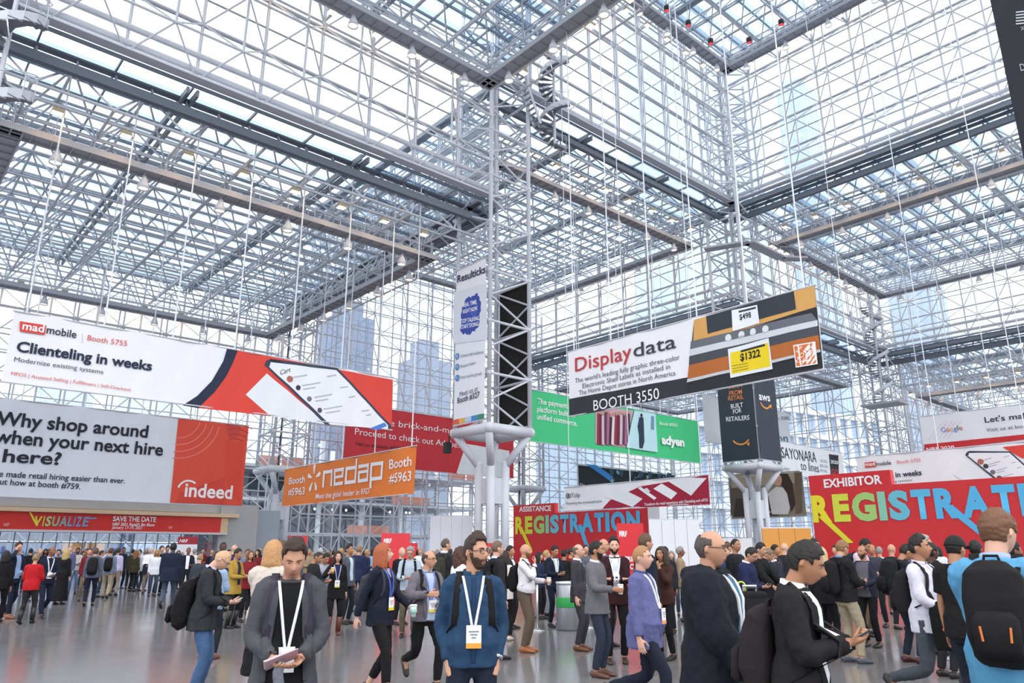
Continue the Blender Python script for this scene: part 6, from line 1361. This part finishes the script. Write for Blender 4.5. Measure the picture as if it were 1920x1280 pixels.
# ------------------------------------------------------------------ luggage, bin, barrier posts
def spot(px, D): lat = (px-960)*(D*math.cos(PITCH)-.2)/FPX; return (CAM[0]+D*math.cos(HEAD)+lat*math.sin(HEAD), CAM[1]+D*math.sin(HEAD)-lat*math.cos(HEAD), 0)
def face_to(p, deg=0): return math.atan2(CAM[1]-p[1], CAM[0]-p[0])-math.pi/2+math.radians(deg)
p = spot(1411, 12.0); g = thing('suitcase', 'dark grey ribbed hard-shell suitcase under the black travel bag', 'suitcase', p, face_to(p, 20)); q = MB()
q.box((0, 0, .37), (.44, .27, .60)); o = q.build('shell', mat('#34343a', .45), g); bv = o.modifiers.new('b', 'BEVEL'); bv.width = .05; bv.segments = 4
q = MB()
for k in range(8): q.b2((-.19+k*.05, .134, .12), (-.175+k*.05, .143, .62))
q.build('rib', mat('#3d3d44', .4), g)
for sx_ in (-.17, .17):
    for sy in (-.1, .1): q = MB(); q.rod((sx_-.015, sy, .035), (sx_+.015, sy, .035), .035); q.b2((sx_-.02, sy-.02, .04), (sx_+.02, sy+.02, .08)); q.build('wheel', mat('#8a8a90', .4), g, k=12)
q = MB(); q.rod((-.1, -.08, .66), (-.1, -.08, 1.12), .012); q.rod((.1, -.08, .66), (.1, -.08, 1.12), .012); q.rod((-.11, -.08, 1.12), (.11, -.08, 1.12), .018); q.build('pull_handle', mat('#c6c7cc', .3, .6), g, k=8)
g = thing('travel_bag', 'black travel bag resting on the ribbed suitcase', 'bag', (p[0], p[1], .675), face_to(p, 20)); q = MB(); q.box((0, .02, .19), (.42, .22, .37)); o = q.build('bag_body', cloth('#1a191c'), g); bv = o.modifiers.new('b', 'BEVEL'); bv.width = .06; bv.segments = 4
q = MB(); loft(q, [(-.1, .05, .36), (-.08, .05, .42), (.08, .05, .42), (.1, .05, .36)], [.012]*4, 8); q.build('grip', mat('#26262a', .6), g, True); q = MB(); q.box((0, .145, .16), (.34, .04, .22)); q.build('outer_pocket', cloth('#222125'), g)
p2 = spot(1399, 12.25); g = thing('umbrella', 'grey umbrella with a lime green crook handle standing by the suitcases', 'umbrella', p2, face_to(p2)); q = MB(); q.lathe((0, 0, 0), [(.006, 0), (.012, .05), (.03, .15), (.045, .6), (.02, .86)], 12); q.build('folded_canopy', cloth('#4a4c52'), g, True)
q = MB(); pts = [(0, 0, .85), (0, 0, 1.10)]+[(-.055+.055*math.cos(a), 0, 1.12+.055*math.sin(a)) for a in np.linspace(0, math.pi*1.1, 9)]; loft(q, [(-x, y, z) for x, y, z in pts], [.014]*len(pts), 10); q.build('crook_handle', mat('#c3d34a', .4), g, True)
p = spot(1064, 17.2); g = thing('litter_bin', 'round steel litter bin with a green recycling band', 'bin', p, face_to(p)); q = MB(); q.lathe((0, 0, 0), [(.23, 0), (.25, .03), (.25, .92), (.23, .95)], 28); q.build('drum', mat('#9fa1a7', .35, .7), g, True)
q = MB(); q.lathe((0, 0, .47), [(.253, 0), (.256, .01), (.256, .20), (.253, .21)], 28); q.build('green_band', mat('#2c9a4c', .5), g, True); q = MB(); q.lathe((0, 0, .94), [(.23, 0), (.26, .02), (.26, .06), (.1, .07)], 28); q.build('rim_cap', mat('#d8d9dd', .35, .4), g, True)
for k in range(2): q = MB(); q.lathe((0, 0, 0), [(0.01, 0), (.01, 0)], 4)
def post(px, D, lab):
    p = spot(px, D); g = thing('barrier_post', lab, 'barrier', p, group='queue barrier posts'); q = MB(); q.lathe((0, 0, 0), [(.17, 0), (.17, .015), (.06, .04), (.03, .06)], 20); q.build('base', mat('#c9cbd0', .25, .8), g, True)
    q = MB(); q.rod((0, 0, .04), (0, 0, .98), .028); q.build('pole', mat('#c3c5ca', .25, .8), g, True, k=12); q = MB(); q.lathe((0, 0, .96), [(.035, 0), (.038, .02), (.038, .10), (.02, .115)], 12); q.build('belt_head', mat('#26272b', .4), g, True)
for px, D, lab in ((1007, 17.0, 'chrome barrier post beside the bald man in the white shirt'), (1100, 17.6, 'chrome barrier post right of the steel bin'), (1425, 16.2, 'chrome barrier post behind the suitcases'), (1768, 12.6, 'chrome barrier post behind the tall striding man')): post(px, D, lab)
a_ = np.array(spot(1010, 21)); b_ = np.array(spot(1115, 19.5)); g = thing('glass_balustrade', 'low glass balustrade with a steel rail behind the steel bin', 'railing', tuple((a_+b_)/2), math.atan2((b_-a_)[1], (b_-a_)[0])); L_ = np.linalg.norm(b_-a_); q = MB(); q.b2((-L_/2, -.01, .1), (L_/2, .01, 1.0)); q.build('glass_panel', glass_mat('balustrade_glass', (.75, .85, .87), .1), g)
q = MB(); q.rod((-L_/2, 0, 1.03), (L_/2, 0, 1.03), .04); [q.rod((x, 0, 0), (x, 0, 1.03), .025) for x in (-L_/2, 0, L_/2)]; q.build('rail', mat('#c3c5ca', .3, .7), g, True, k=10)
g = thing('wall_speaker', 'black loudspeaker clamped to the ring of the middle column', 'speaker', (-2.0, 1.55, 7.3)); q = MB(); q.box((0, 0, 0), (.34, .34, .62)); o = q.build('cabinet', mat('#17171a', .6), g); q = MB(); q.box((.1, 0, .45), (.08, .08, .5)); q.build('bracket', mat('#2a2a2e', .5), g)

bpy.data.scenes.remove(WORK)
